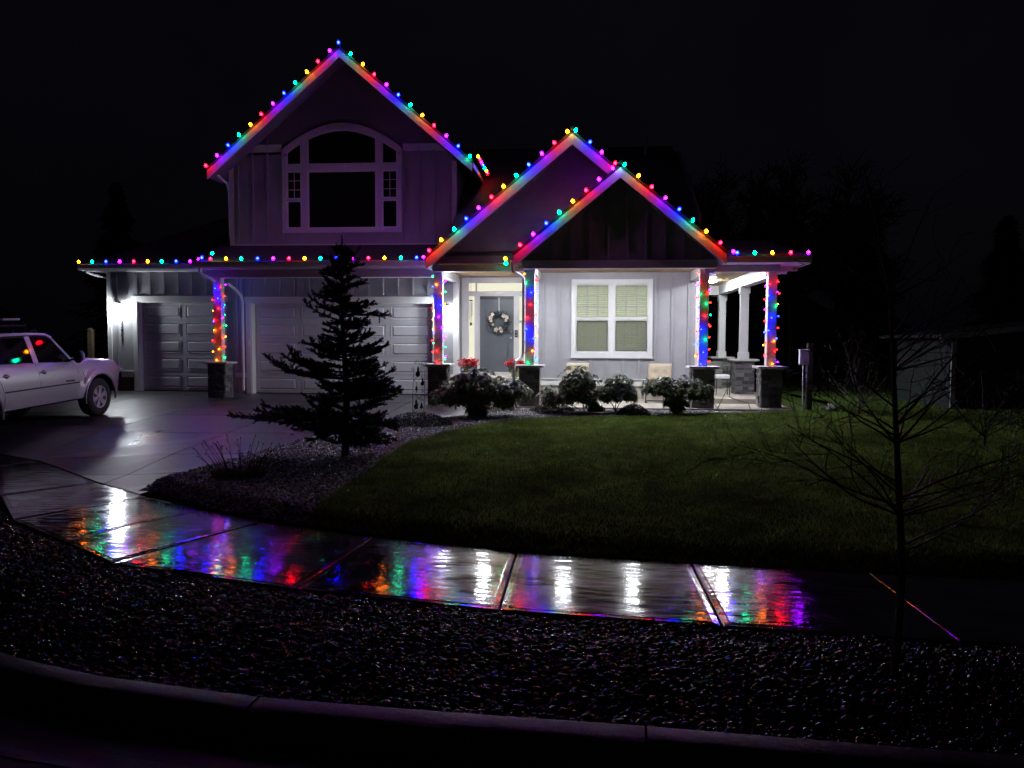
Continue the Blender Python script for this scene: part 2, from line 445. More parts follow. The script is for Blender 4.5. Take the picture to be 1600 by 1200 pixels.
# ================================================================== GROUND
NEAR = [(-10.8, 10.9), (-8.6, 9.75), (-6.85, 8.48), (-5.76, 7.3), (-4.75, 6.62), (-3.87, 5.99), (-2.1, 5.48), (-.54, 5.2), (.95, 5.03), (2.38, 4.93), (3.85, 4.86), (5.35, 4.8), (6.85, 4.76), (8.35, 4.72)]
FAR = [(-10.4, 12.2), (-8.3, 11.1), (-6.32, 9.51), (-5.11, 8.67), (-4.14, 8.1), (-3.25, 7.62), (-1.94, 7.14), (-.54, 6.75), (.96, 6.53), (2.37, 6.43), (3.85, 6.36), (5.35, 6.3), (6.85, 6.26), (8.35, 6.22)]
nx = np.array(NEAR); fx = np.array(FAR)
def Yn(x): return np.interp(x, nx[:, 0], nx[:, 1])
def Yf(x): return np.interp(x, fx[:, 0], fx[:, 1])
CURB = [(-11.5, 9.6), (-9.6, 8.4), (-7.7, 7.0), (-6.0, 5.75), (-4.8, 4.95), (-3.4, 4.17), (-2.64, 3.94), (-1.64, 3.78), (-.57, 3.71), (.31, 3.67), (1.13, 3.61), (3, 3.5), (6, 3.35), (14, 3.0), (40, 2.2)]
cx_ = np.array(CURB)
def Yc(x): return np.interp(x, cx_[:, 0], cx_[:, 1])
SW_FAR_Z = -.02
def wob(x, y, s=1., a=1.):
    return a*(np.sin(x*1.7*s+1.3*np.sin(y*1.1*s))*.4+np.sin(y*2.3*s+x*.9*s+2)*.3+np.sin(x*5.1*s-y*4.3*s)*.2+np.sin(x*9.7*s+y*8.1*s+1)*.1)
def zlawn(x, y):
    t = y-Yf(x)
    lip = np.clip(t/.4, 0, 1); lip = lip*lip*(3-2*lip)
    return SW_FAR_Z+.10*lip+np.clip((y-7.0)*.03, 0, .30)
def zdrive(x, y):
    y0 = np.minimum(Yf(x), 9.6); t = np.clip((y-y0)/(18.4-y0), 0, 1)
    u = np.clip((y-Yf(x))/1.5, 0, 1)
    return SW_FAR_Z+(.41-SW_FAR_Z)*t**.8*u*u*(3-2*u)
def zplant(x, y):
    t = np.clip((y-Yc(x)-.15)/(Yn(x)-Yc(x)-.15+1e-6), 0, 1)
    return -.03+.045*np.sin(t*math.pi)

# one big sheet of soil and grass out to the horizon
xs = np.concatenate([[-220, -120, -60, -30, -20], np.arange(-15, 15.1, .5), [20, 30, 60, 120, 220]])
ys = np.concatenate([[-60, -20, -5, 0, 2], np.arange(2.5, 22.1, .5), [26, 32, 45, 70, 120, 300]])
X, Y = np.meshgrid(xs, ys)
Z = np.where(Y < Yc(X)+.6, -.30, np.where(Y < Yf(X)+.3, -.16, np.minimum(zlawn(X, Y), zdrive(X, Y))-.09))
nY, nX = X.shape
idx = np.arange(nX*nY).reshape(nY, nX)
F = np.stack([idx[:-1, :-1], idx[:-1, 1:], idx[1:, 1:], idx[1:, :-1]], -1).reshape(-1, 4)
np_obj('ground', np.stack([X, Y, Z], -1).reshape(-1, 3), F, M['grass_base'], smooth=True, kind='structure')

# street
mb = MB(); pts = CURB
for i in range(len(CURB)-1):
    a, b = CURB[i], CURB[i+1]
    mb.add([(a[0], a[1]+.01, -.135), (b[0], b[1]+.01, -.135), (b[0], b[1]-2.5, -.12), (a[0], a[1]-2.5, -.12)], [(0, 1, 2, 3)])
    mb.add([(a[0], a[1]-2.5, -.12), (b[0], b[1]-2.5, -.12), (b[0], -40, -.12), (a[0], -40, -.12)], [(0, 1, 2, 3)])
mb.add([(-60, 14, -.12), (-11.5, 9.61, -.135), (-11.5, -40, -.12), (-60, -40, -.12)], [(0, 1, 2, 3)])
mb.build('street', M['asphalt'], kind='structure')

# curb in cast lengths
curb = thing('curb', None, None, (0, 3.7, -.13)); curb['kind'] = 'structure'; curb['label'] = 'pale concrete kerb between the dark street and the pebble strip'
def curb_pt(t):   # arc-length point on the curb line
    d = 0
    for i in range(len(CURB)-1):
        a, b = Vector(CURB[i]), Vector(CURB[i+1]); L = (b-a).length
        if d+L >= t or i == len(CURB)-2:
            return a+(b-a)*((t-d)/L), (b-a).normalized()
        d += L
tot = sum((Vector(CURB[i+1])-Vector(CURB[i])).length for i in range(len(CURB)-1))
t0 = sum((Vector(CURB[i+1])-Vector(CURB[i])).length for i in range(7))  # joint at (-1.64, 3.78)
start = t0-5*1.98
prof = [(0, -.2), (0, -.012), (.012, 0), (.12, -.002), (.15, -.014), (.175, -.06), (.185, -.14), (.62, -.128), (.62, -.2)]
k = 0
while start+1.98*k < min(tot, t0+14):
    sA = max(0, start+1.98*k+.006); sB = start+1.98*(k+1)-.006; k += 1
    nseg = 6; vs = []; fs = []
    for j in range(nseg+1):
        p, d = curb_pt(sA+(sB-sA)*j/nseg); nrm = Vector((d.y, -d.x))
        for w, h in prof:
            jit = .004*math.sin(p.x*7+w*40)*(h > -.1)
            vs.append((p.x+nrm.x*(w+jit), p.y+nrm.y*(w+jit), h+jit*.6))
    m = len(prof)
    for j in range(nseg):
        for q in range(m-1):
            fs.append((j*m+q, j*m+q+1, (j+1)*m+q+1, (j+1)*m+q))
    fs += [tuple(range(m)), tuple(range((nseg+1)*m-1, nseg*m-1, -1))]
    MB().add(vs, fs).build('curb_block', M['curb'], curb, smooth=True)

# sidewalk: separate cast slabs, tooled edges, joints recessed
walk = thing('sidewalk', None, None, (0, 5.8, 0)); walk['kind'] = 'structure'; walk['label'] = 'wet concrete sidewalk of square slabs reflecting the coloured lights'
mb = MB()
for i in range(len(NEAR)-1):
    a, b, c, d = NEAR[i], NEAR[i+1], FAR[i+1], FAR[i]
    mb.add([(*a, -.045), (*b, -.045), (*c, SW_FAR_Z-.04), (*d, SW_FAR_Z-.04)], [(0, 1, 2, 3)])
mb.build('joint_bed', M['soil'], walk)
def slab(quad, z0, z1, name, mat, parent, inset=.007, edge=.05, thick=.06, tilt=0):
    """quad: near-left, near-right, far-right, far-left; z0 near, z1 far"""
    q = [Vector(p) for p in quad]; c = sum(q, Vector((0, 0)))/4
    def ins(d):
        r = []
        for i in range(4):
            p = q[i]; a = (q[(i-1) % 4]-p).normalized(); b = (q[(i+1) % 4]-p).normalized()
            r.append(p+(a+b)*d)
        return r
    def zz(i): return (z0 if i < 2 else z1)+tilt*(1 if i in (1, 2) else -1)
    r0, r1, r2, r3 = ins(inset), ins(inset+.006), ins(edge), ins(edge+.012)
    vs = []
    for i in range(4): vs.append((*r0[i], zz(i)-thick))
    for i in range(4): vs.append((*r0[i], zz(i)-.008))
    for i in range(4): vs.append((*r1[i], zz(i)-.003))
    for i in range(4): vs.append((*r2[i], zz(i)-.002))
    for i in range(4): vs.append((*r3[i], zz(i)))
    fs = []
    for k in range(4):
        for i in range(4):
            fs.append((k*4+i, k*4+(i+1) % 4, (k+1)*4+(i+1) % 4, (k+1)*4+i))
    fs.append((16, 17, 18, 19))
    return MB().add(vs, fs).build(name, mat, parent)
tl = [0, 0, .004, -.003, .004, .002, -.004, .003, -.004, .003, -.003, .004, 0, 0]
for i in range(len(NEAR)-1):
    slab([NEAR[i], NEAR[i+1], FAR[i+1], FAR[i]], 0, SW_FAR_Z, 'slab', M['sidewalk'], walk, tilt=tl[i])

# driveway: slabs on a grid, following the rise to the garage
DR = [(-5.31, 8.82), (-5.21, 9.25), (-4.96, 10.12), (-4.82, 10.73), (-4.71, 11.54), (-4.58, 12.29), (-4.26, 12.96), (-3.97, 13.55), (-3.47, 14.39), (-3.13, 15.0), (-2.65, 15.36), (-2.05, 15.85), (-1.62, 16.7), (-1.62, 18.4), (-3.0, 18.4), (-3.0, 20.5), (-16.5, 20.9), (-16.5, 12.4), (-10.4, 12.22), (-8.3, 11.12), (-6.32, 9.53)]
drive = thing('driveway', None, None, (-8, 14, .2)); drive['kind'] = 'structure'; drive['label'] = 'wet concrete driveway in front of the two garage doors'
def poly_mesh(poly, zf, off, name, mat, parent, thick=.05, inset=.009):
    P = [Vector(p) for p in poly]; n = len(P)
    A = sum(P[i].x*P[(i+1) % n].y-P[(i+1) % n].x*P[i].y for i in range(n))/2
    if A < 0: P.reverse(); A = -A
    if A < .02: return None
    r = []
    for i in range(n):
        a = (P[i]-P[i-1]); b = (P[(i+1) % n]-P[i])
        if a.length < 1e-4 or b.length < 1e-4: r.append(P[i]); continue
        na = Vector((-a.y, a.x)).normalized(); nb = Vector((-b.y, b.x)).normalized(); m = na+nb
        m = m/max(.3, m.dot(na)); r.append(P[i]+m*inset)
    bm = bmesh.new()
    top = [bm.verts.new((p.x, p.y, float(zf(p.x, p.y))+off)) for p in r]
    bot = [bm.verts.new((p.x, p.y, float(zf(p.x, p.y))+off-thick)) for p in r]
    bm.faces.new(top)
    for i in range(n): bm.faces.new((top[i], bot[i], bot[(i+1) % n], top[(i+1) % n]))
    bmesh.ops.triangulate(bm, faces=[f for f in bm.faces if len(f.verts) > 4])
    bmesh.ops.recalc_face_normals(bm, faces=bm.faces)
    o3 = Vector(rootof(parent).location) if parent else Vector((0, 0, 0))
    for v in bm.verts: v.co -= o3
    me = bpy.data.meshes.new(name); bm.to_mesh(me); bm.free(); me.materials.append(mat)
    return link(bpy.data.objects.new(name, me), parent)
xj = [-17, -13.4, -11, -8.68, -6.3, -3.95, -1.0]
yj = [8, 10.0, 11.25, 13.2, 15.4, 17.9, 21]
xo = [0, 0, .1, .15, .1, 0, 0]
for i in range(len(xj)-1):
    for j in range(len(yj)-1):
        def px(a, y): return xj[a]+.018*(14-y)*1.5
        cell = [(px(i, yj[j]), yj[j]), (px(i+1, yj[j]), yj[j]), (px(i+1, yj[j+1]), yj[j+1]), (px(i, yj[j+1]), yj[j+1])]
        pc = clip(DR, cell)
        if len(pc) >= 3: poly_mesh(pc, zdrive, 0, 'slab', M['driveway'], drive)
pm = poly_mesh(DR, zdrive, -.022, 'joint_bed', M['soil'], drive, thick=.02, inset=.03)

# lawn
LEFT = [(-2.76, 7.47), (-2.76, 7.76), (-2.76, 8.39), (-2.75, 9.35), (-2.76, 10.69), (-2.72, 12.13), (-2.31, 13.39), (-1.75, 14.45), (-.82, 15.3), (-.06, 15.50), (1.25, 15.84), (2.61, 16.28), (4.92, 17.1), (5.6, 17.5), (6.0, 18.2), (6.2, 19.4), (6.2, 34)]
LAWN = LEFT+[(30, 34), (30, 5.9)]+[(x, y+.015) for x, y in reversed(FAR[6:])]
xs = np.arange(-3, 16.01, .09); ys = np.arange(6.2, 24, .09)
X, Y = np.meshgrid(xs, ys)
Z = zlawn(X, Y)+wob(X, Y, 1.2, .012)+wob(X+3, Y, 5, .008)
cxm = (X[:-1, :-1]+X[1:, 1:])/2; cym = (Y[:-1, :-1]+Y[1:, 1:])/2
keep = inpoly(cxm, cym, LAWN)
idx = np.arange(X.size).reshape(X.shape)
F = np.stack([idx[:-1, :-1], idx[:-1, 1:], idx[1:, 1:], idx[1:, :-1]], -1)[keep]
# drop unused vertices
used = np.unique(F); remap = np.zeros(X.size, int); remap[used] = np.arange(len(used))
lawn = np_obj('lawn', np.stack([X, Y, Z], -1).reshape(-1, 3)[used], remap[F], M['grass_base'], smooth=True, kind='structure')
def sample(poly, n, box):
    x = rng.uniform(box[0], box[1], n); y = rng.uniform(box[2], box[3], n)
    k = inpoly(x, y, poly); return x[k], y[k]
def blades(n, poly, box, h, w, name, mat, zf, lean=.5, **props):
    x, y = sample(poly, n, box); z = zf(x, y); m = len(x)
    a = rng.uniform(0, 2*np.pi, m); hh = h*rng.uniform(.5, 1.25, m)*(1+.35*wob(x, y, 2)); ww = w*rng.uniform(.6, 1.4, m)
    l = rng.uniform(-lean, lean, (m, 2))
    dx, dy = np.cos(a)*ww, np.sin(a)*ww
    V = np.stack([np.stack([x-dx, y-dy, z-.005], -1), np.stack([x+dx, y+dy, z-.005], -1), np.stack([x+l[:, 0]*hh, y+l[:, 1]*hh, z+hh], -1)], 1)
    F = np.arange(m*3).reshape(m, 3)
    return np_obj(name, V.reshape(-1, 3), F, mat, None, kind='stuff', **props)
g1 = blades(330000, LAWN, (-3, 7.5, 6.2, 18), .045, .0035, 'grass', M['grass'], zlawn, 1.0)
g1['label'] = 'short wet green lawn grass in front of the porch'
g2 = blades(90000, LAWN, (4, 14, 6, 22), .055, .006, 'grass', M['grass'], zlawn, 1.0)
g2['label'] = 'darker lawn grass on the right beyond the porch'
# fallen leaves on the lawn
n = 120; x, y = sample(LAWN, n, (-2.6, 7, 8, 16.5)); m = len(x)
lv = [(-1, 0, 0), (0, -.55, .15), (1, 0, .1), (0, .55, .2)]
scatter(lv, [(0, 1, 2, 3)], np.stack([x, y, zlawn(x, y)+.045], -1), np.full((m, 3), .022)*rng.uniform(.6, 1.3, (m, 1)), rot_any(rng.normal(0, .4, m), rng.normal(0, .4, m), rng.uniform(0, 6.3, m)), 'fallen_leaves', M['dead_leaf'], kind='stuff', label='scattered small pale fallen leaves on the lawn')

# planting bed: soil sheet plus crushed rock
BED = [(-5.27, 8.82), (-5.15, 9.25), (-4.9, 10.12), (-4.76, 10.73), (-4.65, 11.54), (-4.52, 12.29), (-4.2, 12.96), (-3.91, 13.57), (-3.41, 14.39), (-3.07, 15.0), (-2.6, 15.36), (-2.0, 15.85), (-1.56, 16.7), (-1.56, 17.06), (4.75, 17.06), (5.5, 17.7), (6.1, 19.4), (6.2, 19.4)]+[p for p in reversed(LEFT[:16])]+[(-2.76, 7.47), (-3.25, 7.66), (-4.14, 8.14)]
def zbed(x, y): return np.minimum(zlawn(x, y), .36)-.012
xs = np.arange(-5.3, 6.4, .12); ys = np.arange(7.2, 19.6, .12); X, Y = np.meshgrid(xs, ys)
Z = zbed(X, Y)+wob(X, Y, 2, .012)
cxm = (X[:-1, :-1]+X[1:, 1:])/2; cym = (Y[:-1, :-1]+Y[1:, 1:])/2
keep = inpoly(cxm, cym, BED); idx = np.arange(X.size).reshape(X.shape)
F = np.stack([idx[:-1, :-1], idx[:-1, 1:], idx[1:, 1:], idx[1:, :-1]], -1)[keep]
used = np.unique(F); remap = np.zeros(X.size, int); remap[used] = np.arange(len(used))
np_obj('bed_soil', np.stack([X, Y, Z], -1).reshape(-1, 3)[used], remap[F], M['soil'], smooth=True, kind='structure')
v0, f0 = ico(1)
x, y = sample(BED, 150000, (-5.3, 6.3, 7.2, 19.6)); m = min(len(x), 42000); x = x[:m]; y = y[:m]
S = np.stack([rng.uniform(.010, .026, m), rng.uniform(.010, .022, m), rng.uniform(.006, .014, m)], -1)
scatter(v0, f0, np.stack([x, y, zbed(x, y)+wob(x, y, 2, .012)+rng.uniform(.0, .022, m)], -1), S, rot_any(rng.normal(0, .5, m), rng.normal(0, .5, m), rng.uniform(0, 6.3, m)), 'gravel', M['gravel'], jitter=.22, kind='stuff', label='crushed grey gravel mulch covering the planting bed')

# pebble strip between kerb and sidewalk
STRIP = [(x, y+.02) for x, y in CURB if x < 14]+[(x, y-.015) for x, y in reversed(NEAR)]
STRIP = STRIP[:-1]+[STRIP[-1]]
xs = np.arange(-9, 9, .1); ys = np.arange(2.9, 10, .1); X, Y = np.meshgrid(xs, ys); Z = zplant(X, Y)+wob(X, Y, 3, .008)-.02
cxm = (X[:-1, :-1]+X[1:, 1:])/2; cym = (Y[:-1, :-1]+Y[1:, 1:])/2
keep = inpoly(cxm, cym, STRIP); idx = np.arange(X.size).reshape(X.shape)
F = np.stack([idx[:-1, :-1], idx[:-1, 1:], idx[1:, 1:], idx[1:, :-1]], -1)[keep]
used = np.unique(F); remap = np.zeros(X.size, int); remap[used] = np.arange(len(used))
np_obj('strip_soil', np.stack([X, Y, Z], -1).reshape(-1, 3)[used], remap[F], M['soil'], smooth=True, kind='structure')
v2, f2 = ico(2)
SV = [(x, y) for x, y in STRIP]
def pebble_layer(n, zone, base, smin, smax, label):
    x, y = sample(SV, n*6, zone); m = min(len(x), n); x = x[:m]; y = y[:m]
    sz = rng.uniform(smin, smax, m)*(1+.55*(rng.random(m) < .10))
    S = np.stack([sz*rng.uniform(1, 1.5, m), sz, sz*rng.uniform(.45, .8, m)], -1)
    scatter(base[0], base[1], np.stack([x, y, zplant(x, y)+wob(x, y, 3, .008)+rng.uniform(-.012, .010, m)], -1), S, rot_any(rng.normal(0, .3, m), rng.normal(0, .3, m), rng.uniform(0, 6.3, m)), 'pebbles', M['pebble'], smooth=True, jitter=.07, kind='stuff', label=label)
pebble_layer(13000, (-4.6, 3.2, 3.4, 4.75), (v2, f2), .008, .021, 'wet dark river pebbles filling the strip beside the kerb')
pebble_layer(15000, (-5.6, 4.6, 4.6, 7.8), (v0, f0), .009, .022, 'wet dark river pebbles against the sidewalk edge')
pebble_layer(1500, (3.1, 4.6, 3.2, 4.75), (v0, f0), .010, .024, 'wet dark pebbles round the young tree')
x, y = sample(SV, 30000, (-9, 9, 3.0, 9.8)); k = (x < -5.5) | (x > 4.5); x = x[k][:5000]; y = y[k][:5000]; m = len(x)
sz = rng.uniform(.018, .035, m); S = np.stack([sz*1.2, sz, sz*.65], -1)
scatter(v0, f0, np.stack([x, y, zplant(x, y)], -1), S, rot_any(rng.normal(0, .25, m), rng.normal(0, .25, m), rng.uniform(0, 6.3, m)), 'pebbles', M['pebble'], smooth=True, kind='stuff', label='wet pebbles at the far ends of the roadside strip')
# ================================================================== HOUSE
house = thing('house', 'grey board and batten two-storey house with white trim and three lit gables', 'house', (-3, 20.2, .38))
def wall_box(x0, x1, y0, y1, z0, z1, mat='siding', name='wall'):
    return MB().box(x0, x1, y0, y1, z0, z1).build(name, M[mat], house)
def battens(wall, xs, yf, z0, z1, w=.05, d=.038, mat='siding'):
    for x in xs:
        za, zb = (z0(x) if callable(z0) else z0), (z1(x) if callable(z1) else z1)
        if zb-za > .08: piece('batten', M[mat], wall, x-w/2, x+w/2, yf-d, yf+.002, za, zb)
def P(name, mat, x0, x1, y0, y1, z0, z1, parent=None):
    return piece(name, M[mat], parent or house, x0, x1, y0, y1, z0, z1)

# --- garage bay 1 (left), wall face Y = 20.75
Y1 = 20.75; Z0 = .40
w = MB().box(-13.3, -12.56, Y1, Y1+.15, .86, 3.95).box(-12.56, -9.83, Y1, Y1+.15, 3.05, 3.95).box(-9.83, -9.28, Y1, Y1+.15, .86, 3.95).box(-13.3, -13.15, Y1+.15, 28, .4, 3.95).build('wall', M['siding'], house)
battens(w, [-13.04], Y1, 1.0, 3.78)
battens(w, [-12.74], Y1, 3.14, 3.78)
battens(w, [-12.6+.405*i+.15 for i in range(7)], Y1, 3.14, 3.78)
battens(w, [-9.6], Y1, 1.0, 3.05)
P('corner_board', 'trim', -13.32, -13.20, Y1-.025, Y1+.1, .86, 3.80)
P('skirt_board', 'trim', -13.2, -12.565, Y1-.022, Y1+.01, .80, .95)
P('skirt_cap', 'trim', -13.22, -12.565, Y1-.05, Y1+.01, .95, .975)
P('foundation', 'foundation_dark', -13.3, -12.56, Y1+.005, Y1+.3, .2, .80)
P('foundation', 'foundation', -9.83, -9.28, Y1+.005, Y1+.3, .2, .86)
P('door_trim', 'trim', -12.56, -12.44, Y1-.03, Y1+.0, Z0, 2.94)
P('door_trim', 'trim', -9.95, -9.83, Y1-.03, Y1+.0, Z0, 2.94)
P('door_trim', 'trim', -12.60, -9.79, Y1-.035, Y1+.0, 2.94, 3.09)
P('door_jamb', 'trim', -12.44, -12.41, Y1-.01, Y1+.25, Z0, 2.94)
P('door_jamb', 'trim', -9.98, -9.95, Y1-.01, Y1+.25, Z0, 2.94)
P('door_jamb', 'trim', -12.41, -9.98, Y1-.01, Y1+.25, 2.91, 2.94)

# --- garage bay 2, wall face Y = 20.15
Y2 = 20.15
w = MB().box(-9.3, -8.99, Y2, Y2+.15, .86, 3.72).box(-8.99, -3.74, Y2, Y2+.15, 3.02, 3.72).box(-3.74, -3.2, Y2, Y2+.15, .86, 3.72).box(-3.35, -3.2, Y2+.15, 20.6, .86, 3.72).box(-9.3, -9.2, Y2+.15, Y1+.3, .4, 3.72).build('wall', M['siding'], house)
battens(w, [-8.86+.405*i for i in range(13)], Y2, 3.07, 3.66)
battens(w, [-9.22, -9.1], Y2, 1.0, 3.66)
P('skirt_board', 'trim', -9.3, -8.995, Y2-.022, Y2+.01, .86, .98)
P('skirt_board', 'trim', -3.735, -3.22, Y2-.022, Y2+.01, .86, .98)
P('foundation', 'foundation', -9.3, -8.99, Y2+.005, Y2+.3, .2, .86)
P('foundation', 'foundation', -3.74, -3.2, Y2+.005, 20.6, .2, .86)
P('corner_board', 'trim', -3.33, -3.185, Y2-.025, Y2+.001, .86, 3.6)
P('corner_board', 'trim', -3.2, -3.175, Y2+.001, Y2+.14, .98, 3.49)
P('door_trim', 'trim', -8.99, -8.87, Y2-.03, Y2, Z0, 2.88)
P('door_trim', 'trim', -3.86, -3.74, Y2-.03, Y2, Z0, 2.88)
P('door_trim', 'trim', -9.03, -3.70, Y2-.035, Y2, 2.88, 3.03)
P('door_jamb', 'trim', -8.87, -8.84, Y2-.01, Y2+.3, Z0, 2.88)
P('door_jamb', 'trim', -3.89, -3.86, Y2-.01, Y2+.3, Z0, 2.88)
P('door_jamb', 'trim', -8.84, -3.89, Y2-.01, Y2+.3, 2.85, 2.88)
P('keypad', 'trim', -8.965, -8.905, Y2-.06, Y2-.03, 1.72, 1.86)

def garage_door(x0, x1, yf, z0, z1, ncol, label):
    rows = 5; h = (z1-z0)/rows
    mb = MB()
    for r in range(rows):
        mb.box(x0, x1, yf+.012, yf+.05, z0+r*h+.004, z0+(r+1)*h-.004)
    mb.box(x0, x1, yf+.03, yf+.06, z0, z1)
    d = mb.build('garage_door', M['garage'], house, label=label)
    cw = (x1-x0)/ncol
    a, b = cw/2-.085, h/2-.075
    def ring(i, o): return [(-a+i, o, -b+i), (a-i, o, -b+i), (a-i, o, b-i), (-a+i, o, b-i)]
    V = ring(0, 0)+ring(.012, .012)+ring(.035, .012)+ring(.06, -.006)
    Fs = [tuple(k*4+j for j in ()) for k in ()]
    for k in range(3):
        for i in range(4): Fs.append((k*4+i, k*4+(i+1) % 4, (k+1)*4+(i+1) % 4, (k+1)*4+i))
    Fs.append((12, 13, 14, 15))
    me = bpy.data.meshes.new('panel'); me.from_pydata(V, [], Fs); me.materials.append(M['garage'])
    bm = bmesh.new(); bm.from_mesh(me); bmesh.ops.recalc_face_normals(bm, faces=bm.faces); bm.to_mesh(me); bm.free()
    for r in range(rows):
        for c in range(ncol):
            o = bpy.data.objects.new('panel', me)
            o.location = Vector((x0+cw*(c+.5), yf-.001, z0+h*(r+.5)))-Vector(house.location)
            link(o, d)
    P('weather_strip', 'black_metal', x0, x1, yf+.015, yf+.05, z0-.02, z0+.004)
    return d
garage_door(-12.41, -9.98, 20.93, .425, 2.91, 2, 'narrow garage door with ten raised panels')
garage_door(-8.84, -3.89, 20.36, .425, 2.85, 4, 'wide garage door with twenty raised panels')
MB().box(-13.1, -3.3, 24, 24.1, .3, 3.9).box(-13.1, -9, 21.0, 24, 3.75, 3.8).box(-9.2, -3.3, 20.42, 24, 3.5, 3.55).build('inner_wall', M['dark'], house)

# --- entry recess, wall face Y = 20.6
Y3 = 20.6; ZL = .98
w = MB().box(-3.2, -1.05, Y3, Y3+.12, 3.58, 3.75).box(-3.2, -3.16, Y3, Y3+.12, ZL, 3.58).box(-1.38, -1.05, Y3, Y3+.12, ZL, 3.58).build('wall', M['siding'], house)
MB().box(-3.2, -1.05, Y3-.001, Y3+.1, 3.55, 3.64).build('wall', M['siding'], house)
battens(w, [-3.02+.41*i for i in range(5)], Y3, 3.56, 3.75)
ent = MB()
ent.box(-3.16, -2.98, Y3-.03, Y3+.08, ZL, 3.56).box(-1.45, -1.38, Y3-.03, Y3+.08, ZL, 3.56).box(-2.98, -1.45, Y3-.03, Y3+.08, 3.42, 3.56)
ent.box(-2.98, -1.45, Y3-.028, Y3+.08, 3.07, 3.20).box(-2.82, -2.68, Y3-.028, Y3+.08, ZL, 3.07).box(-1.76, -1.62, Y3-.028, Y3+.08, ZL, 3.07)
ent.box(-2.98, -2.82, Y3-.026, Y3+.08, ZL, 1.28).box(-1.62, -1.45, Y3-.026, Y3+.08, ZL, 1.28)
entry = ent.build('entry_surround', M['trim'], house)
P('mullion', 'trim', -2.80, -2.76, Y3+.01, Y3+.05, 3.20, 3.42, entry)
MB().box(-2.98, -1.45, Y3+.04, Y3+.05, 3.20, 3.42).build('transom_pane', M['warm_pane'], house)
sl = MB().box(-2.98, -2.82, Y3+.04, Y3+.05, 1.28, 3.07).build('sidelight_pane', M['warm_pane'], house, label='lit sidelight left of the door')
sl2 = MB().box(-1.62, -1.45, Y3+.04, Y3+.05, 1.28, 3.07).build('sidelight_pane', M['warm_pane'], house, label='lit sidelight right of the door')
P('sidelight_rail', 'trim', -1.62, -1.45, Y3+.0, Y3+.04, 2.36, 2.42)
P('threshold', 'trim', -2.72, -1.72, Y3-.08, Y3+.05, ZL, 1.035)
dr = MB().box(-2.68, -1.76, Y3+.03, Y3+.075, 1.04, 3.02).build('front_door', M['door'], house)
P('door_top_gap', 'black_metal', -2.68, -1.76, Y3+.005, Y3+.03, 2.985, 3.07)  # thin dark strip marking the gap above the door
def emboss(poly, y, w=.022, dep=.012):
    n = len(poly); c = (sum(p[0] for p in poly)/n, sum(p[1] for p in poly)/n); mb = MB()
    for k in range(n):
        a, b = poly[k], poly[(k+1) % n]
        d = Vector((b[0]-a[0], 0, b[1]-a[1])); L = d.length
        mb.obox(((a[0]+b[0])/2, y-dep/2, (a[1]+b[1])/2), d, (0, 1, 0), Vector((0, 1, 0)).cross(d), L/2+w*.45, dep/2+.002, w/2)
    return mb
arc = [(-2.51+.58*t, 2.72+.14*math.sin(math.pi*t)) for t in [i/10 for i in range(11)]]
emboss([(-2.51, 2.06)]+arc+[(-1.93, 2.06)], Y3+.03).build('door_panel', M['door'], dr)
emboss([(-2.51, 1.28), (-2.51, 1.86), (-1.93, 1.86), (-1.93, 1.28)], Y3+.03).build('door_panel', M['door'], dr)
MB().box(-2.46, -1.98, Y3+.018, Y3+.034, 1.33, 1.81).build('door_panel', M['door'], dr)
MB().lathe([(.028, 0), (.028, -.02), (.016, -.03), (.034, -.05), (.034, -.075), (.01, -.085)], (-1.83, Y3+.03, 1.95), 10, 'y').build('door_knob', M['metal'], dr, smooth=True)
MB().lathe([(.034, 0), (.034, -.018), (.022, -.028)], (-1.83, Y3+.03, 2.12), 10, 'y').build('deadbolt', M['metal'], dr, smooth=True)
MB().box(-1.725, -1.655, Y3-.055, Y3-.029, 1.97, 2.16).build('door_keypad', M['black_metal'], house, bevel=.006)
MB().box(-1.71, -1.67, Y3-.062, Y3-.055, 2.08, 2.13).box(-1.71, -1.67, Y3-.062, Y3-.055, 2.0, 2.04).build('keypad_button', M['metal'], house)

# landing and steps
MB().box(-3.2, -1.05, 18.72, 20.62, .2, ZL).build('landing', M['concrete_light'], house, bevel=.01)
MB().box(-3.2, -1.05, 18.42, 18.73, .2, .785).build('step', M['concrete_light'], house, bevel=.01)
MB().box(-3.2, -1.05, 18.12, 18.43, .2, .59).build('step', M['concrete_light'], house, bevel=.01)

# --- window wall, face Y = 19.6
Y4 = 19.6
WX0, WX1, WZ0, WZ1 = -.21, 1.82, 1.48, 3.43
w = MB().box(-1.15, WX0+.05, Y4, Y4+.15, .9, 3.75).box(WX1-.05, 3.0, Y4, Y4+.15, .9, 3.75).box(WX0+.05, WX1-.05, Y4, Y4+.15, .9, WZ0+.05).box(WX0+.05, WX1-.05, Y4, Y4+.15, WZ1-.05, 3.75).box(2.85, 3.0, Y4+.15, 28, .5, 3.75).box(-1.15, -1.05, Y4+.15, 20.7, .9, 3.75).build('wall', M['siding'], house)
bx = [-.93+.405*i for i in range(10)]
battens(w, [x for x in bx if x < WX0-.06 or x > WX1+.06], Y4, .93, 3.5)
battens(w, [x for x in bx if WX0-.06 <= x <= WX1+.06], Y4, .93, WZ0-.03)
battens(w, [x for x in bx if WX0-.06 <= x <= WX1+.06], Y4, WZ1+.01, 3.5)
P('skirt_board', 'trim', -1.15, 3.0, Y4-.022, Y4+.01, .745, .90)
P('skirt_cap', 'trim', -1.15, 3.0, Y4-.045, Y4+.01, .90, .925)
P('foundation', 'foundation', -1.15, 3.0, Y4+.02, Y4+.3, .2, .745)
P('corner_board', 'trim', 2.88, 3.02, Y4-.027, Y4+.14, .925, 3.49)
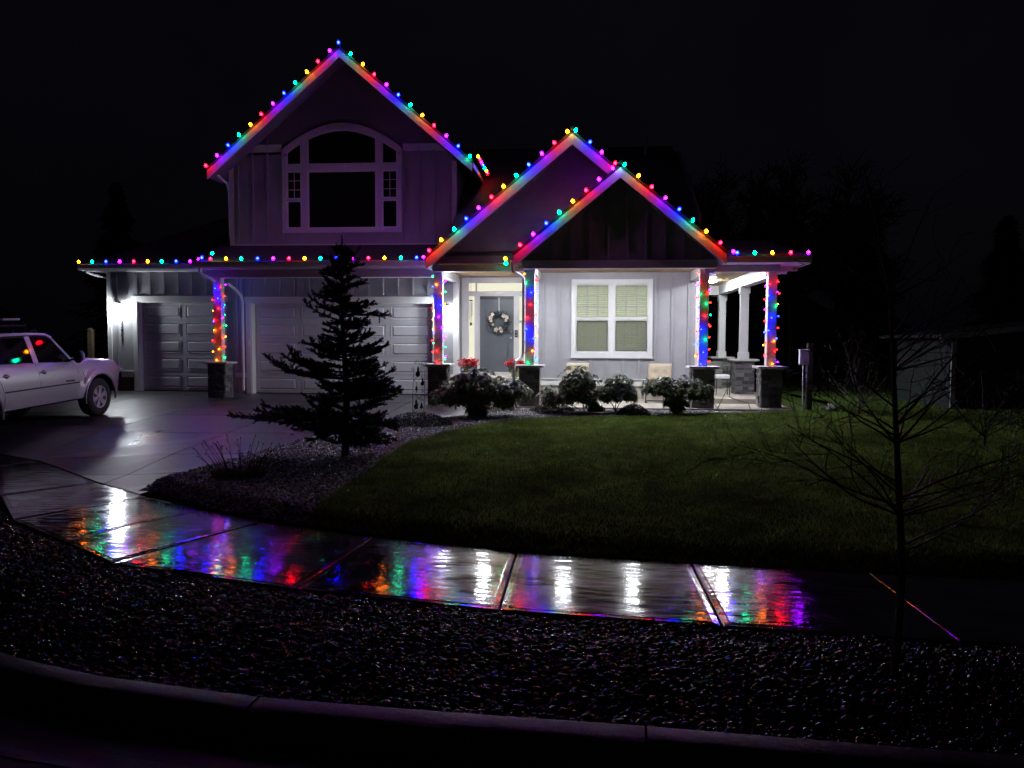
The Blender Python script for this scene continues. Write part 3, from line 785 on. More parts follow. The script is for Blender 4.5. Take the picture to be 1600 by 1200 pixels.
P('corner_board', 'trim', -1.17, -1.04, Y4-.027, Y4+.14, .925, 3.49)

win = MB()
T = .10
win.box(WX0, WX0+T, Y4-.035, Y4+.04, WZ0, WZ1).box(WX1-T, WX1, Y4-.035, Y4+.04, WZ0, WZ1)
win.box(WX0+T, WX1-T, Y4-.035, Y4+.04, WZ1-T, WZ1).box(WX0+T, WX1-T, Y4-.035, Y4+.04, WZ0, WZ0+T)
xm = (WX0+WX1)/2
win.box(xm-.06, xm+.06, Y4-.02, Y4+.06, WZ0+T, WZ1-T)
window = win.build('window', M['trim'], house, label='double sash window with cream blinds')
P('window_sill', 'trim', WX0-.02, WX1+.02, Y4-.06, Y4+.0, WZ0-.035, WZ0, window)
zm = WZ0+T+(WZ1-WZ0-2*T)*.485
for s, (a, b) in enumerate(((WX0+T, xm-.06), (xm+.06, WX1-T))):
    fr = MB(); f = .035
    fr.box(a, a+f, Y4+.005, Y4+.05, zm, WZ1-T).box(b-f, b, Y4+.005, Y4+.05, zm, WZ1-T).box(a+f, b-f, Y4+.005, Y4+.05, WZ1-T-f, WZ1-T).box(a+f, b-f, Y4+.0, Y4+.05, zm, zm+.045)
    fr.build('upper_sash', M['trim'], window)
    fr = MB()
    fr.box(a, a+f, Y4+.0, Y4+.045, WZ0+T, zm).box(b-f, b, Y4+.0, Y4+.045, WZ0+T, zm).box(a+f, b-f, Y4+.0, Y4+.045, WZ0+T, WZ0+T+.05).box(a+f, b-f, Y4+.015, Y4+.05, zm-.035, zm)
    fr.build('lower_sash', M['trim'], window)
    MB().box(a+f, b-f, Y4+.035, Y4+.039, WZ0+T+.05, WZ1-T-f).build('pane', M['clear'], window)
    MB().add([(a+f, Y4+.006, WZ0+T+.05), (b-f, Y4+.006, WZ0+T+.05), (b-f, Y4+.006, zm-.035), (a+f, Y4+.006, zm-.035)], [(0, 1, 2, 3)]).build('insect_screen', M['screen'], window)
    sf = MB().box(a+f-.004, a+f+.016, Y4-.004, Y4+.010, WZ0+T+.045, zm-.03).box(b-f-.016, b-f+.004, Y4-.004, Y4+.010, WZ0+T+.045, zm-.03).box(a+f, b-f, Y4-.004, Y4+.010, zm-.045, zm-.03).box(a+f, b-f, Y4-.004, Y4+.010, WZ0+T+.045, WZ0+T+.06)
    sf.build('screen_frame', M['metal'], window)
    # grille in the upper sash: 3 x 3 lights
    for t in (1/3, 2/3):
        xx = a+f+(b-a-2*f)*t; zz = zm+.045+(WZ1-T-f-zm-.045)*t
        P('grille_bar', 'trim', xx-.008, xx+.008, Y4+.040, Y4+.05, zm+.045, WZ1-T-f, window)
        P('grille_bar', 'trim', a+f, b-f, Y4+.041, Y4+.049, zz-.008, zz+.008, window)
    nsl = 32; zs = WZ0+T+.06; ze = WZ1-T-f-.05
    me = bpy.data.meshes.new('blind_slat'); hw = (b-a-2*f)/2-.01
    me.from_pydata([(-hw, -.022, -.017), (hw, -.022, -.017), (hw, 0, .003), (-hw, 0, .003), (hw, .022, .017), (-hw, .022, .017), (-hw, -.022, -.019), (hw, -.022, -.019), (hw, .022, .014), (-hw, .022, .014)], [], [(0, 1, 2, 3), (3, 2, 4, 5), (6, 9, 8, 7)])
    me.materials.append(M['blind'])
    for k in range(nsl):
        o = bpy.data.objects.new('blind_slat', me); o.location = Vector((((a+b)/2), Y4+.085, zs+(ze-zs)*k/(nsl-1)))-Vector(house.location)
        link(o, window)
    P('head_rail', 'blind', a+f, b-f, Y4+.06, Y4+.11, ze+.02, ze+.07, window)
    for t in (.3, .7):
        xx = a+f+(b-a-2*f)*t
        P('ladder_cord', 'trim', xx-.002, xx+.002, Y4+.058, Y4+.062, zs, ze, window)
MB().box(-.9, 2.7, 20.8, 20.84, .9, 3.7).build('glowing_room_wall', M['room'], house)  # wall emits by itself, standing in for the room's light behind the blinds
MB().box(-1.0, 2.8, 20.86, 20.9, .9, 3.7).build('inner_wall', M['dark'], house)

# --- porch slab and raised deck at the right
MB().box(-1.62, 4.72, 17.08, 18.6, .15, .40).box(-1.05, 3.0, 18.6, 19.63, .15, .40).build('porch_slab', M['concrete_light'], house)
MB().box(3.005, 4.72, 18.6, 26, .15, .52).build('porch_deck', M['concrete_light'], house, bevel=.01)

# --- upper storey, wall face Y = 19.9
Y5 = 19.9
def g1z(x): return 9.01-.852*abs(x+6.12)   # underside line of the big gable's rake
def gable_poly(xa, xb, zb, zf, apex):
    return [(xa, zb), (xb, zb), (xb, zf(xb)), (apex, zf(apex)), (xa, zf(xa))]
w = MB().prism(gable_poly(-9.27, -3.22, 4.3, lambda x: g1z(x)+.1, -6.12), Y5, Y5+.15).box(-9.27, -9.12, Y5+.15, 27.9, 3.9, 6.4).box(-3.37, -3.22, Y5+.15, 27.9, 3.9, 6.4).build('wall', M['siding'], house)
U0, U1 = -7.83, -4.63
ub = [-9.27+.22+.405*i for i in range(15)]
battens(w, [x for x in ub if x < U0-.03 or x > U1+.03], Y5, 4.46, lambda x: min(6.80, g1z(x)-.02))
battens(w, [x for x in ub if U0-.03 <= x <= U1+.03], Y5, 4.46, 4.69)
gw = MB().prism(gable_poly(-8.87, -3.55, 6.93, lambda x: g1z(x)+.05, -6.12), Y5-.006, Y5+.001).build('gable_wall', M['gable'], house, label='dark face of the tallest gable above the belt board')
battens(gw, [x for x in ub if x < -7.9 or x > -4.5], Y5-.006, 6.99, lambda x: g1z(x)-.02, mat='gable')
P('corner_board', 'trim', -9.29, -9.17, Y5-.025, Y5+.1, 4.38, 6.5)
P('corner_board', 'trim', -3.32, -3.20, Y5-.025, Y5+.1, 4.38, 6.5)
MB().prism([(-9.05, 6.80), (U0-.02, 6.80), (U0-.02, 6.98), (-8.6, 6.98), (-8.85, 6.80+.0)], Y5-.024, Y5).box(-8.85, U0-.02, Y5-.03, Y5-.001, 6.96, 7.0).build('belt_board', M['trim'], house)
MB().prism([(U1+.02, 6.78), (-3.45, 6.78), (-3.65, 6.96), (U1+.02, 6.96)], Y5-.024, Y5).build('belt_board', M['trim'], house)
P('base_flashing', 'trim', -9.27, -3.22, Y5-.03, Y5+.01, 4.36, 4.40)
def wx(p): return -7.83+(p-443)*.0172
def wz(p): return 4.70+(363-p)*.01675
aw = MB(); ya, yb = Y5-.05, Y5+.03
# outer arch and side trim
def arch_z(x):   # outer arch line
    t = (x-(U0+U1)/2)/((U1-U0)/2); return 7.52-.66*abs(t)**1.9
Nn = 24
for i in range(Nn):
    xa = U0+(U1-U0)*i/Nn; xb = U0+(U1-U0)*(i+1)/Nn
    aw.prism([(xa, arch_z(xa)-.17), (xb, arch_z(xb)-.17), (xb, arch_z(xb)), (xa, arch_z(xa))], ya, yb)
aw.box(U0, wx(449), ya, yb, 4.70, arch_z(U0)-.17).box(wx(623), U1, ya, yb, 4.70, arch_z(U1)-.17)
aw.box(wx(449), wx(623), ya, yb, 4.70, wz(357))
for a, b in ((473.5, 482), (590, 598)):
    aw.prism([(wx(a), wz(357)), (wx(b), wz(357)), (wx(b), arch_z(wx(b))-.165), (wx(a), arch_z(wx(a))-.165)], ya+.004, yb)
aw.box(wx(449), wx(473.5), ya+.006, yb, wz(267.5), wz(258.5)).box(wx(482), wx(590), ya+.006, yb, wz(267.5), wz(258.5)).box(wx(598), wx(623), ya+.006, yb, wz(267.5), wz(258.5))
arched = aw.build('arched_window', M['trim'], house, label='tall dark window with an arched top')
mb = MB()
cells = [(483.5, 589, 356.5, 268.5), (450.5, 472.5, 310.5, 268.5), (450.5, 472.5, 356, 314), (599, 621.5, 310.5, 268.5), (599, 621.5, 356, 314)]
for a, b, c, d in cells:
    X0, X1, Z0_, Z1_ = wx(a), wx(b), wz(c), wz(d)
    f = .022; fr = MB().box(X0-.02, X0+f, Y5-.03, Y5+.02, Z0_-.01, Z1_+.01).box(X1-f, X1+.02, Y5-.03, Y5+.02, Z0_-.01, Z1_+.01).box(X0+f, X1-f, Y5-.03, Y5+.02, Z1_-f, Z1_+.02).box(X0+f, X1-f, Y5-.03, Y5+.02, Z0_-.02, Z0_+f)
    fr.build('sash', M['gloss_white'], arched)
    MB().box(X0, X1, Y5-.013, Y5-.009, Z0_, Z1_).build('pane', M['glass'], arched)
for a, b in ((483.5, 589), (450.5, 472.5), (599, 621.5)):
    X0, X1 = wx(a), wx(b); Z0_ = wz(257.5); n = 10
    poly = [(X0, Z0_), (X1, Z0_)]+[(X1+(X0-X1)*i/n, arch_z(X1+(X0-X1)*i/n)-.19) for i in range(n+1)]
    MB().prism(poly, Y5-.013, Y5-.009).build('pane', M['glass'], arched)
    fr = MB(); f = .02
    fr.box(X0-.02, X1+.02, Y5-.03, Y5+.02, Z0_-.02, Z0_+f).box(X0-.02, X0+f, Y5-.03, Y5+.02, Z0_+f, arch_z(X0)-.18).box(X1-f, X1+.02, Y5-.03, Y5+.02, Z0_+f, arch_z(X1)-.18)
    for i in range(n):
        xa, xb = X0+(X1-X0)*i/n, X0+(X1-X0)*(i+1)/n
        fr.prism([(xa, arch_z(xa)-.20), (xb, arch_z(xb)-.20), (xb, arch_z(xb)-.168), (xa, arch_z(xa)-.168)], Y5-.03, Y5+.02)
    fr.build('sash', M['gloss_white'], arched)
for a, b in ((450.5, 472.5), (599, 621.5)):
    xc = (wx(a)+wx(b))/2
    P('grille_bar', 'gloss_white', xc-.008, xc+.008, Y5-.022, Y5-.0135, wz(309.5), wz(269.5), arched)
    for q in (282.5, 296.5):
        P('grille_bar', 'gloss_white', wx(a)+.02, wx(b)-.02, Y5-.021, Y5-.014, wz(q)-.007, wz(q)+.007, arched)

# --- roofs
def roof_slab(name, quad, thick=.06, mat='roof', label=None):
    q = [Vector(p) for p in quad]; n = (q[1]-q[0]).cross(q[3]-q[0]).normalized()
    if n.z < 0: n = -n
    vs = q+[p-n*thick for p in q]
    fs = [(0, 1, 2, 3), (7, 6, 5, 4)]+[(i, (i+1) % 4, (i+1) % 4+4, i+4) for i in range(4)]
    o = MB().add(vs, fs).build(name, M[mat], house)
    if label: o['label'] = label
    return o
def gable(apex, zb, slope, xl, xr, yf, yb, h, name, label):
    """zb: underside height of the rake at the apex"""
    zl, zr = zb-slope*(apex-xl), zb-slope*(xr-apex)
    root = MB().prism([(xl, zl), (apex, zb), (apex, zb+h), (xl, zl+h)], yf, yf+.035).build('rake_board', M['fascia'], house)
    MB().prism([(apex, zb), (xr, zr), (xr, zr+h), (apex, zb+h)], yf, yf+.035).build('rake_board', M['fascia'], house)
    e = .03
    r = roof_slab('roof', [(xl-.03, yf-.006, zl+h+.030), (apex, yf-.006, zb+h+.045), (apex, yb, zb+h+.045), (xl-.03, yb, zl+h+.03)], label=label+', left slope')
    roof_slab('roof', [(apex, yf-.006, zb+h+.045), (xr+.03, yf-.006, zr+h+.03), (xr+.03, yb, zr+h+.03), (apex, yb, zb+h+.045)], label=label+', right slope')
    roof_slab('soffit', [(xl+.02, yf+.035, zl+.05), (apex, yf+.035, zb+.05), (apex, yf+.75, zb+.05), (xl+.02, yf+.75, zl+.05)], .02, 'gable')  # dark siding colour on both soffits stands in for shade under the rakes
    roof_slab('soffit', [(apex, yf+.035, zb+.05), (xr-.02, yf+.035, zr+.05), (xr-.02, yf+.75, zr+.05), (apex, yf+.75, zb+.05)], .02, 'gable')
    MB().tube([(apex, yf-.02, zb+h+.075), (apex, yb, zb+h+.075)], .05, 6).build('ridge_cap', M['roof'], house)
    P('fascia_return', 'gable', xl-.02, xl+.1, yf+.05, yb, zl+h-.13, zl+h+.0)  # dark colour on both returns mutes the bulbs' light along the eaves
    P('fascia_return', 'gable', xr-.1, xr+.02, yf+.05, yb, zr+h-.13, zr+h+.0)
    return zl+h, zr+h
gable(-6.12, 9.01, .852, -9.63, -2.72, 19.35, 28, .235, 'roof', 'tall gable roof over the upper storey')
gable(-.20, 6.22, .835, -3.49, 3.05, 17.30, 24, .27, 'roof', 'middle gable roof')
gable(.84, 5.37, .82, -1.45, 3.11, 16.80, 22, .25, 'roof', 'front gable roof over the porch')
# gable 2 and 3 faces
def g2z(x): return 6.22-.835*abs(x+.2)
def g3z(x): return 5.37-.82*abs(x-.84)
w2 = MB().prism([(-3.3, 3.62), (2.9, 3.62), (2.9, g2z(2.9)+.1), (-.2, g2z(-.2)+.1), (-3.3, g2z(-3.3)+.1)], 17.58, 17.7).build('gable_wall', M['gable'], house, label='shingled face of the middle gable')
# shakes: joined relief, smaller than a few pixels each
vs = []; fs = []
row = 0; z = 3.64
V = []; F = []
while z < 6.1:
    x = -3.2+(.07 if row % 2 else 0)
    while x < .9:
        wd = rnd.uniform(.09, .17); top = z+.17
        if z+.14 < g2z(x) and z+.14 < g2z(x+wd):
            n = len(V); dy = rnd.uniform(0, .006)
            V += [(x, 17.562-dy, z), (x+wd-.006, 17.562-dy, z), (x+wd-.006, 17.575, top), (x, 17.575, top), (x, 17.58, z), (x+wd-.006, 17.58, z)]
            F += [(n, n+1, n+2, n+3), (n, n+4, n+5, n+1)]
        x += wd
    z += .14; row += 1
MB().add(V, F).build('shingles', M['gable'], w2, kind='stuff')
w3 = MB().prism([(-1.3, 3.63), (2.97, 3.63), (2.97, g3z(2.97)+.08), (.84, g3z(.84)+.08), (-1.3, g3z(-1.3)+.08)], 17.12, 17.25).build('gable_wall', M['siding'], house, label='board and batten face of the front gable')
battens(w3, [-1.0+.405*i for i in range(10)], 17.12, 3.66, lambda x: g3z(x)-.01)
P('gable_beam', 'beam', -1.28, 2.95, 17.05, 17.30, 3.47, 3.645)
P('gable_beam', 'beam', -3.38, -1.285, 17.5, 17.72, 3.45, 3.625)
P('porch_beam', 'beam', 2.955, 4.42, 17.55, 17.78, 3.43, 3.58)
P('porch_beam', 'trim', 4.16, 4.40, 17.785, 25, 3.30, 3.58)
P('porch_beam', 'trim', 3.0, 4.155, 23.6, 23.8, 3.28, 3.56)
P('porch_beam', 'trim', -1.26, -1.0, 17.305, 19.6, 3.40, 3.60)
P('porch_beam', 'trim', 2.74, 2.93, 17.305, 19.57, 3.38, 3.60)
P('porch_beam', 'trim', -3.36, -3.20, 17.725, 20.12, 3.40, 3.60)
# ceilings
MB().box(3.0, 4.155, 17.79, 26, 3.58, 3.60).box(-3.2, 2.74, 17.31, 20.6, 3.60, 3.62).build('porch_ceiling', M['tan_ceiling'], house)
for i in range(9):
    P('ceiling_board', 'tan_ceiling', 3.03+i*.125, 3.03+i*.125+.117, 17.8, 23.6, 3.572, 3.582)
# eaves over the garage doors
P('garage_beam', 'beam', -9.55, -3.5, 18.85, 19.05, 3.44, 3.64)
MB().box(-9.95, -3.4, 18.62, 20.15, 3.64, 3.66).box(-13.75, -9.3, 20.40, 20.75, 3.76, 3.78).build('soffit', M['soffit'], house)
roof_slab('roof', [(-9.6, 18.55, 3.80), (-3.45, 18.55, 3.80), (-3.45, 19.9, 4.38), (-9.6, 19.9, 4.38)], label='low roof skirt over the wide garage door')
roof_slab('roof', [(-13.85, 20.36, 3.93), (-9.0, 20.36, 3.93), (-9.0, 25, 5.9), (-12.0, 25, 5.9)], label='low roof over the left garage bay')
roof_slab('roof', [(-13.85, 28, 3.93), (-13.85, 20.36, 3.93), (-12.0, 25, 5.9), (-12.0, 28, 5.9)], label='hip of the left garage roof')
P('eave_fascia', 'gutter', -13.88, -13.84, 20.40, 27, 3.78, 3.93)
# main roof
roof_slab('roof', [(-3.15, 17.5, 3.86), (2.85, 17.5, 3.86), (2.75, 24, 7.80), (-3.15, 24, 7.80)], label='steep main roof behind the gables')
roof_slab('roof', [(-3.15, 30.5, 3.86), (2.85, 30.5, 3.86), (2.75, 24, 7.80), (-3.15, 24, 7.80)])
roof_slab('roof', [(-4.4, 24, 7.80), (-3.15, 24, 7.80), (-3.15, 22.6, 6.95)][:1]+[(-3.15, 24, 7.80), (-3.15, 27, 5.98), (-4.4, 27, 5.98)])
MB().prism([(19.6, 3.7), (28, 3.7), (28, 5.2), (24, 7.65), (19.6, 5.0)], 2.84, 2.99, 'yz').build('wall', M['siding'], house)
MB().tube([(1.9, 23.4, 7.4), (1.9, 23.4, 7.95)], .04, 8).build('vent_pipe', M['metal'], house)
# right porch roof
roof_slab('roof', [(2.9, 16.98, 3.72), (4.92, 16.98, 3.72), (4.3, 18.6, 4.25), (2.9, 18.6, 4.25)], label='porch roof at the right corner')
roof_slab('roof', [(4.92, 16.98, 3.72), (4.92, 26, 3.72), (2.9, 26, 4.5), (2.9, 18.6, 4.25)])
MB().add([(3.12, 17.06, 3.58), (4.9, 17.06, 3.58), (4.9, 26, 3.58), (4.42, 26, 3.58), (4.42, 17.54, 3.58), (3.12, 17.54, 3.58)], [(0, 1, 4, 5), (1, 2, 3, 4)]).build('soffit', M['soffit'], house)
for i in range(8):
    P('rafter_tail', 'trim', 4.43, 4.88, 17.9+i*.9, 17.94+i*.9, 3.47, 3.57)
P('eave_fascia', 'gutter', 4.90, 4.94, 17.05, 26, 3.55, 3.70)

def gutter(x0, x1, yb, z0, z1, name='gutter'):
    """U channel, open at the top; yb = back, front lip 0.12 m ahead"""
    mb = MB(); t = .006
    mb.prism([(yb-.02, z0), (yb-.10, z0), (yb-.12, z0+.05), (yb-.12, z1), (yb-.12+t, z1), (yb-.12+t, z0+.053), (yb-.097, z0+t), (yb-.02, z0+t)], x0, x1, 'yz')
    mb.box(x0, x1, yb-.14, yb-.12, z1-.02, z1+.002)
    mb.box(x0, x0+t, yb-.12+t, yb-.02, z0+t, z1).box(x1-t, x1, yb-.12+t, yb-.02, z0+t, z1)
    mb.box(x0, x1, yb-.019, yb+.02, z0-.0, z1+.02)
    return mb.build(name, M['gutter'], house)
gutter(-9.62, -3.62, 18.60, 3.66, 3.80)
gutter(-13.86, -9.64, 20.38, 3.78, 3.93)
gutter(3.16, 4.92, 17.08, 3.57, 3.70)
# downspouts
def spout(pts, name='downspout', seg=8):
    return MB().tube(pts, .036, seg).build(name, M['gutter'], house, smooth=True)
spout([(-9.45, 18.52, 3.67), (-9.45, 18.52, 3.55), (-9.42, 18.56, 3.50), (-9.25, 18.72, 3.40), (-9.2, 18.78, 3.33)])
spout([(-9.0, 19.1, 3.3), (-9.03, 19.6, 3.2), (-9.06, 20.0, 3.05), (-9.07, 20.10, 2.9), (-9.07, 20.10, .5)])
spout([(-1.50, 16.9, 3.62), (-1.50, 16.95, 3.5), (-1.47, 17.0, 3.40), (-1.32, 17.15, 3.34), (-1.27, 17.28, 3.28), (-1.265, 17.32, 3.1), (-1.265, 17.32, 1.62), (-1.28, 17.3, 1.52), (-1.36, 17.25, 1.45), (-1.44, 17.15, 1.42), (-1.455, 17.12, 1.3), (-1.455, 17.12, .5)])
spout([(-13.75, 20.5, 3.76), (-13.7, 20.6, 3.7), (-13.4, 20.9, 3.6), (-13.37, 20.95, 3.4), (-13.37, 20.95, .5)])
spout([(-9.5, 19.6, 6.2), (-9.45, 19.7, 6.12), (-9.33, 19.85, 6.0), (-9.32, 19.95, 5.8), (-9.32, 20.0, 4.6)])

# --- stone pillars with square posts
STONES = 0
def stone_face(parent, x0, x1, y0, y1, z0, z1, axis, sign, single):
    """ledge stones over one face; axis 'x': face spans x at y; axis 'y': face spans y at x"""
    global STONES
    a0, a1 = (x0, x1) if axis == 'x' else (y0, y1)
    z = z0; V = []; F = []
    while z < z1-.01:
        h = min(rnd.choice([.055, .07, .085, .1]), z1-z)
        if z1-(z+h) < .03: h = z1-z
        a = a0
        while a < a1-.005:
            wd = min(rnd.uniform(.10, .26), a1-a)
            if a1-(a+wd) < .06: wd = a1-a
            d = rnd.uniform(.006, .032)
            g = .003
            if axis == 'x':
                bb = (a+g, a+wd-g, y0-d, y0+.01, z+g, z+h-g)
            elif sign > 0:
                bb = (x1-.01, x1+d, a+g, a+wd-g, z+g, z+h-g)
            else:
                bb = (x0-d, x0+.01, a+g, a+wd-g, z+g, z+h-g)
            if single:
                piece('stone', M['stone'], parent, *bb); STONES += 1
            else:
                m_ = MB().box(*bb); n = len(V); V += m_.v; F += [tuple(i+n for i in f) for f in m_.f]
            a += wd
        z += h
    return V, F
def pillar(cx, cy, z0, w, h, ztop, cw, label, front_single=False, left=False, rightf=False, trims=False):
    x0, x1, y0, y1 = cx-w/2+.03, cx+w/2-.03, cy-w/2+.03, cy+w/2-.03
    zc = z0+h
    p = MB().box(x0, x1, y0, y1, z0-.1, zc).build('porch_pillar', M['stone'], house, label=label)
    V, F = stone_face(p, x0, x1, y0, y1, z0, zc, 'x', -1, front_single)
    if V: MB().add(V, F).build('stone_facing', M['ledge'], p, kind='stuff')
    if left: stone_face(p, x0, x1, y0, y1, z0, zc, 'y', -1, True)
    if rightf: stone_face(p, x0, x1, y0, y1, z0, zc, 'y', 1, True)
    MB().box(cx-w/2-.02, cx+w/2+.02, cy-w/2-.02, cy+w/2+.02, zc, zc+.02).box(cx-w/2-.075, cx+w/2+.075, cy-w/2-.075, cy+w/2+.075, zc+.02, zc+.065).build('cap', M['cap'], p, bevel=.008)
    MB().box(cx-cw/2, cx+cw/2, cy-cw/2, cy+cw/2, zc+.065, ztop).build('post', M['trim'], p, bevel=.006)
    if trims:
        t = cw/2+.025
        MB().box(cx-t, cx+t, cy-t, cy+t, zc+.065, zc+.24).build('post_base', M['trim'], p, bevel=.006)
        MB().box(cx-t, cx+t, cy-t, cy+t, ztop-.17, ztop).build('post_capital', M['trim'], p, bevel=.006)
    return p
pillar(-9.17, 18.95, .38, .5, .86, 3.44, .20, 'pillar left of the wide garage door', rightf=True)
pillar(-3.29, 17.86, .38, .5, .88, 3.45, .20, 'pillar between the wide garage door and the entry', rightf=True)
pillar(-1.12, 17.46, .40, .52, .86, 3.47, .20, 'pillar between the entry and the window wall')
pillar(2.74, 17.46, .40, .52, .86, 3.47, .20, 'pillar right of the window wall', left=True)
pillar(4.28, 17.75, .38, .50, .88, 3.43, .20, 'pillar at the front right porch corner', left=True)
pillar(4.28, 20.6, .52, .54, .84, 3.30, .20, 'second pillar along the right side of the porch', True, True, trims=True)
pillar(4.28, 23.75, .52, .54, .84, 3.28, .20, 'farthest pillar along the right side of the porch', True, True, trims=True)
# low stone wall behind, between the last pillars
lw = MB().box(3.6, 4.1, 22.6, 22.9, .45, 1.3).build('low_wall', M['stone'], house)
print('stones', STONES)

# --- wall lanterns and recessed lights
def sconce(x, y, z, label):
    s = .085
    body = MB().box(x-.05, x+.05, y+.12, y+.145, z-.02, z+.16).box(x-.012, x+.012, y-.0, y+.10, z+.135, z+.155).build('wall_lantern', M['black_metal'], house, label=label)
    mb = MB()
    for i in (-1, 1):
        for j in (-1, 1):
            mb.box(x+i*.10-.008, x+i*.10+.008, y+j*s-.008, y+j*s+.008, z-.14, z+.13)
    mb.box(x-.115, x+.115, y-s-.015, y+s+.015, z+.13, z+.15).box(x-.105, x+.105, y-s-.01, y-s+.01, z-.155, z-.14).box(x-.105, x+.105, y+s-.01, y+s+.01, z-.155, z-.14).box(x-.105, x-.09, y-s, y+s, z-.155, z-.14).box(x+.09, x+.105, y-s, y+s, z-.155, z-.14)
    mb.box(x-.07, x+.07, y-.05, y+.05, z+.15, z+.18)
    mb.build('lantern_frame', M['black_metal'], body)
    MB().lathe([(.07, -.13), (.086, -.10), (.086, .10), (.07, .125)], (x, y, z), 10).build('lantern_bulb', M['lantern'], body)
sconce(-12.97, 20.60, 2.74, 'glowing lantern left of the narrow garage door')
sconce(-3.50, 20.0, 2.64, 'glowing lantern between the wide garage door and the entry')
def can(x, y, z=3.60, r=.13):
    c = MB().lathe([(r+.03, z-.012), (r+.03, z), (r, z), (r, z-.012)], (x, y, 0), 16).build('downlight', M['gloss_white'], house)
    MB().lathe([(r, z-.008), (r*.97, z-.034), (r*.7, z-.054), (.01, z-.060)], (x, y, 0), 16).build('downlight_lens', M['can'], c)
can(-2.2, 18.15); can(-.35, 17.62); can(1.25, 17.62)
can(3.45, 18.2, 3.572); can(3.65, 21.8, 3.572)

# house number, digits stacked down the wall
for i, d in enumerate('32967'):
    fc = bpy.data.curves.new('digit', 'FONT'); fc.body = d; fc.size = .15; fc.extrude = .006; fc.align_x = 'CENTER'; fc.align_y = 'CENTER'
    to = bpy.data.objects.new('tmp', fc); col.objects.link(to)
    to.rotation_euler = (R(90), 0, 0); to.location = (-12.90, Y1-.02, 2.36-.125*i)
    bpy.context.view_layer.update()
    me = bpy.data.meshes.new_from_object(to.evaluated_get(bpy.context.evaluated_depsgraph_get()))
    me.transform(to.matrix_world); me.transform(Matrix.Translation(-Vector(house.location)))
    bpy.data.objects.remove(to); me.materials.clear(); me.materials.append(M['black_metal'])
    o = bpy.data.objects.new('house_number', me); o['label'] = 'black numeral '+d; link(o, house)
# ================================================================== CHRISTMAS LIGHTS
def bulb_mesh(key, mat, r, L, seg=8):
    mb = MB()
    mb.lathe([(r*.45, 0), (r*.8, L*.18), (r, L*.4), (r*.85, L*.65), (r*.45, L*.88), (r*.12, L)], (0, 0, 0), seg)
    n = len(mb.f); mb.cur = 1
    mb.lathe([(r*.5, -L*.4), (r*.55, -.001)], (0, 0, 0), 6)
    me = bpy.data.meshes.new('bulb'); me.from_pydata(mb.v, [], mb.f)
    me.materials.append(mat); me.materials.append(M['cord']); me.polygons.foreach_set('material_index', mb.m)
    bm = bmesh.new(); bm.from_mesh(me); bmesh.ops.recalc_face_normals(bm, faces=bm.faces); bm.to_mesh(me); bm.free()
    me.polygons.foreach_set('use_smooth', [True]*len(me.polygons))
    return me
BM = {k: bulb_mesh(k, M['bulb'+k], .034, .080) for k in COL}
RM = {k: bulb_mesh(k, M['rake'+k], .034, .080) for k in COL}
LM = {k: bulb_mesh(k, M['led'+k], .0155, .034, 6) for k in LC}
def put(me, parent, p, d=(0, 0, 1), name='bulb'):
    o = bpy.data.objects.new(name, me)
    o.location = Vector(p)-Vector(parent.location)
    o.rotation_mode = 'QUATERNION'; o.rotation_quaternion = Vector((0, 0, 1)).rotation_difference(Vector(d).normalized())
    return link(o, parent)
def light_string(label, pts, cols, dirs=None, group='roofline light strings', sag=.02):
    meshes = RM if 'slope' in label else BM
    s = thing('light_string', label, 'string lights', pts[0], group)
    for i, (p, c) in enumerate(zip(pts, cols)):
        d = dirs[i] if dirs else (0, -.1, 1)
        d = Vector(d)+Vector((rnd.uniform(-.18, .18), rnd.uniform(-.1, .1), 0))
        put(meshes[c], s, p, d)
    cord = []
    for i in range(len(pts)):
        p = Vector(pts[i])-Vector((0, 0, .03)); cord.append(p)
        if i+1 < len(pts):
            q = Vector(pts[i+1])-Vector((0, 0, .03)); cord.append((p+q)/2-Vector((0, 0, sag)))
    MB().tube(cord, .004, 5).build('cord', M['cord'], s)
    return s
def cyc(seq, n, start=0): return [seq[(start+i) % len(seq)] for i in range(n)]
A = 'RPBGO'
yb = 19.30; H1 = .235+.05
pts = [(-9.62+.2996*i, yb, g1z(-9.62+.2996*i)+H1) for i in range(12)]
light_string('bulb string climbing the left slope of the tallest gable', pts, cyc(A, 12), [(-.25, -.1, 1)]*12)
pts = [(-6.11, yb, g1z(-6.12)+H1+.02)]+[(-5.80+.303*i, yb, g1z(-5.80+.303*i)+H1) for i in range(11)]
light_string('bulb string descending the right slope of the tallest gable', pts, ['B']+cyc('GORPB', 11), [(.2, -.1, 1)]*12)
pts = [(-2.60, 19.62+.33*i, 6.50) for i in range(7)]
light_string('short bulb string receding along the right eave of the tallest gable', pts, list('ORPBGOR'))
yb = 17.25; H2 = .27+.045
pts = [(-3.39+.281*i, yb, g2z(-3.39+.281*i)+H2) for i in range(12)]
light_string('bulb string climbing the left slope of the middle gable', pts, cyc('ROGBP', 12), [(-.25, -.1, 1)]*12)
pts = [(x, yb, g2z(x)+H2) for x in (-.13, .18, .45, .74)]
light_string('short bulb string on the right slope of the middle gable', pts, list('GBPR'), [(.2, -.1, 1)]*4)
yb = 16.75; H3 = .25+.045
pts = [(-1.29+.281*i, yb, g3z(-1.29+.281*i)+H3) for i in range(8)]
light_string('bulb string climbing the left slope of the front porch gable', pts, cyc(A, 8)[:7]+['P'], [(-.25, -.1, 1)]*8)
pts = [(.92+.289*i, yb, g3z(.92+.289*i)+H3) for i in range(8)]
light_string('bulb string descending the right slope of the front porch gable', pts, list('GORPBGOR'), [(.25, -.1, 1)]*8)
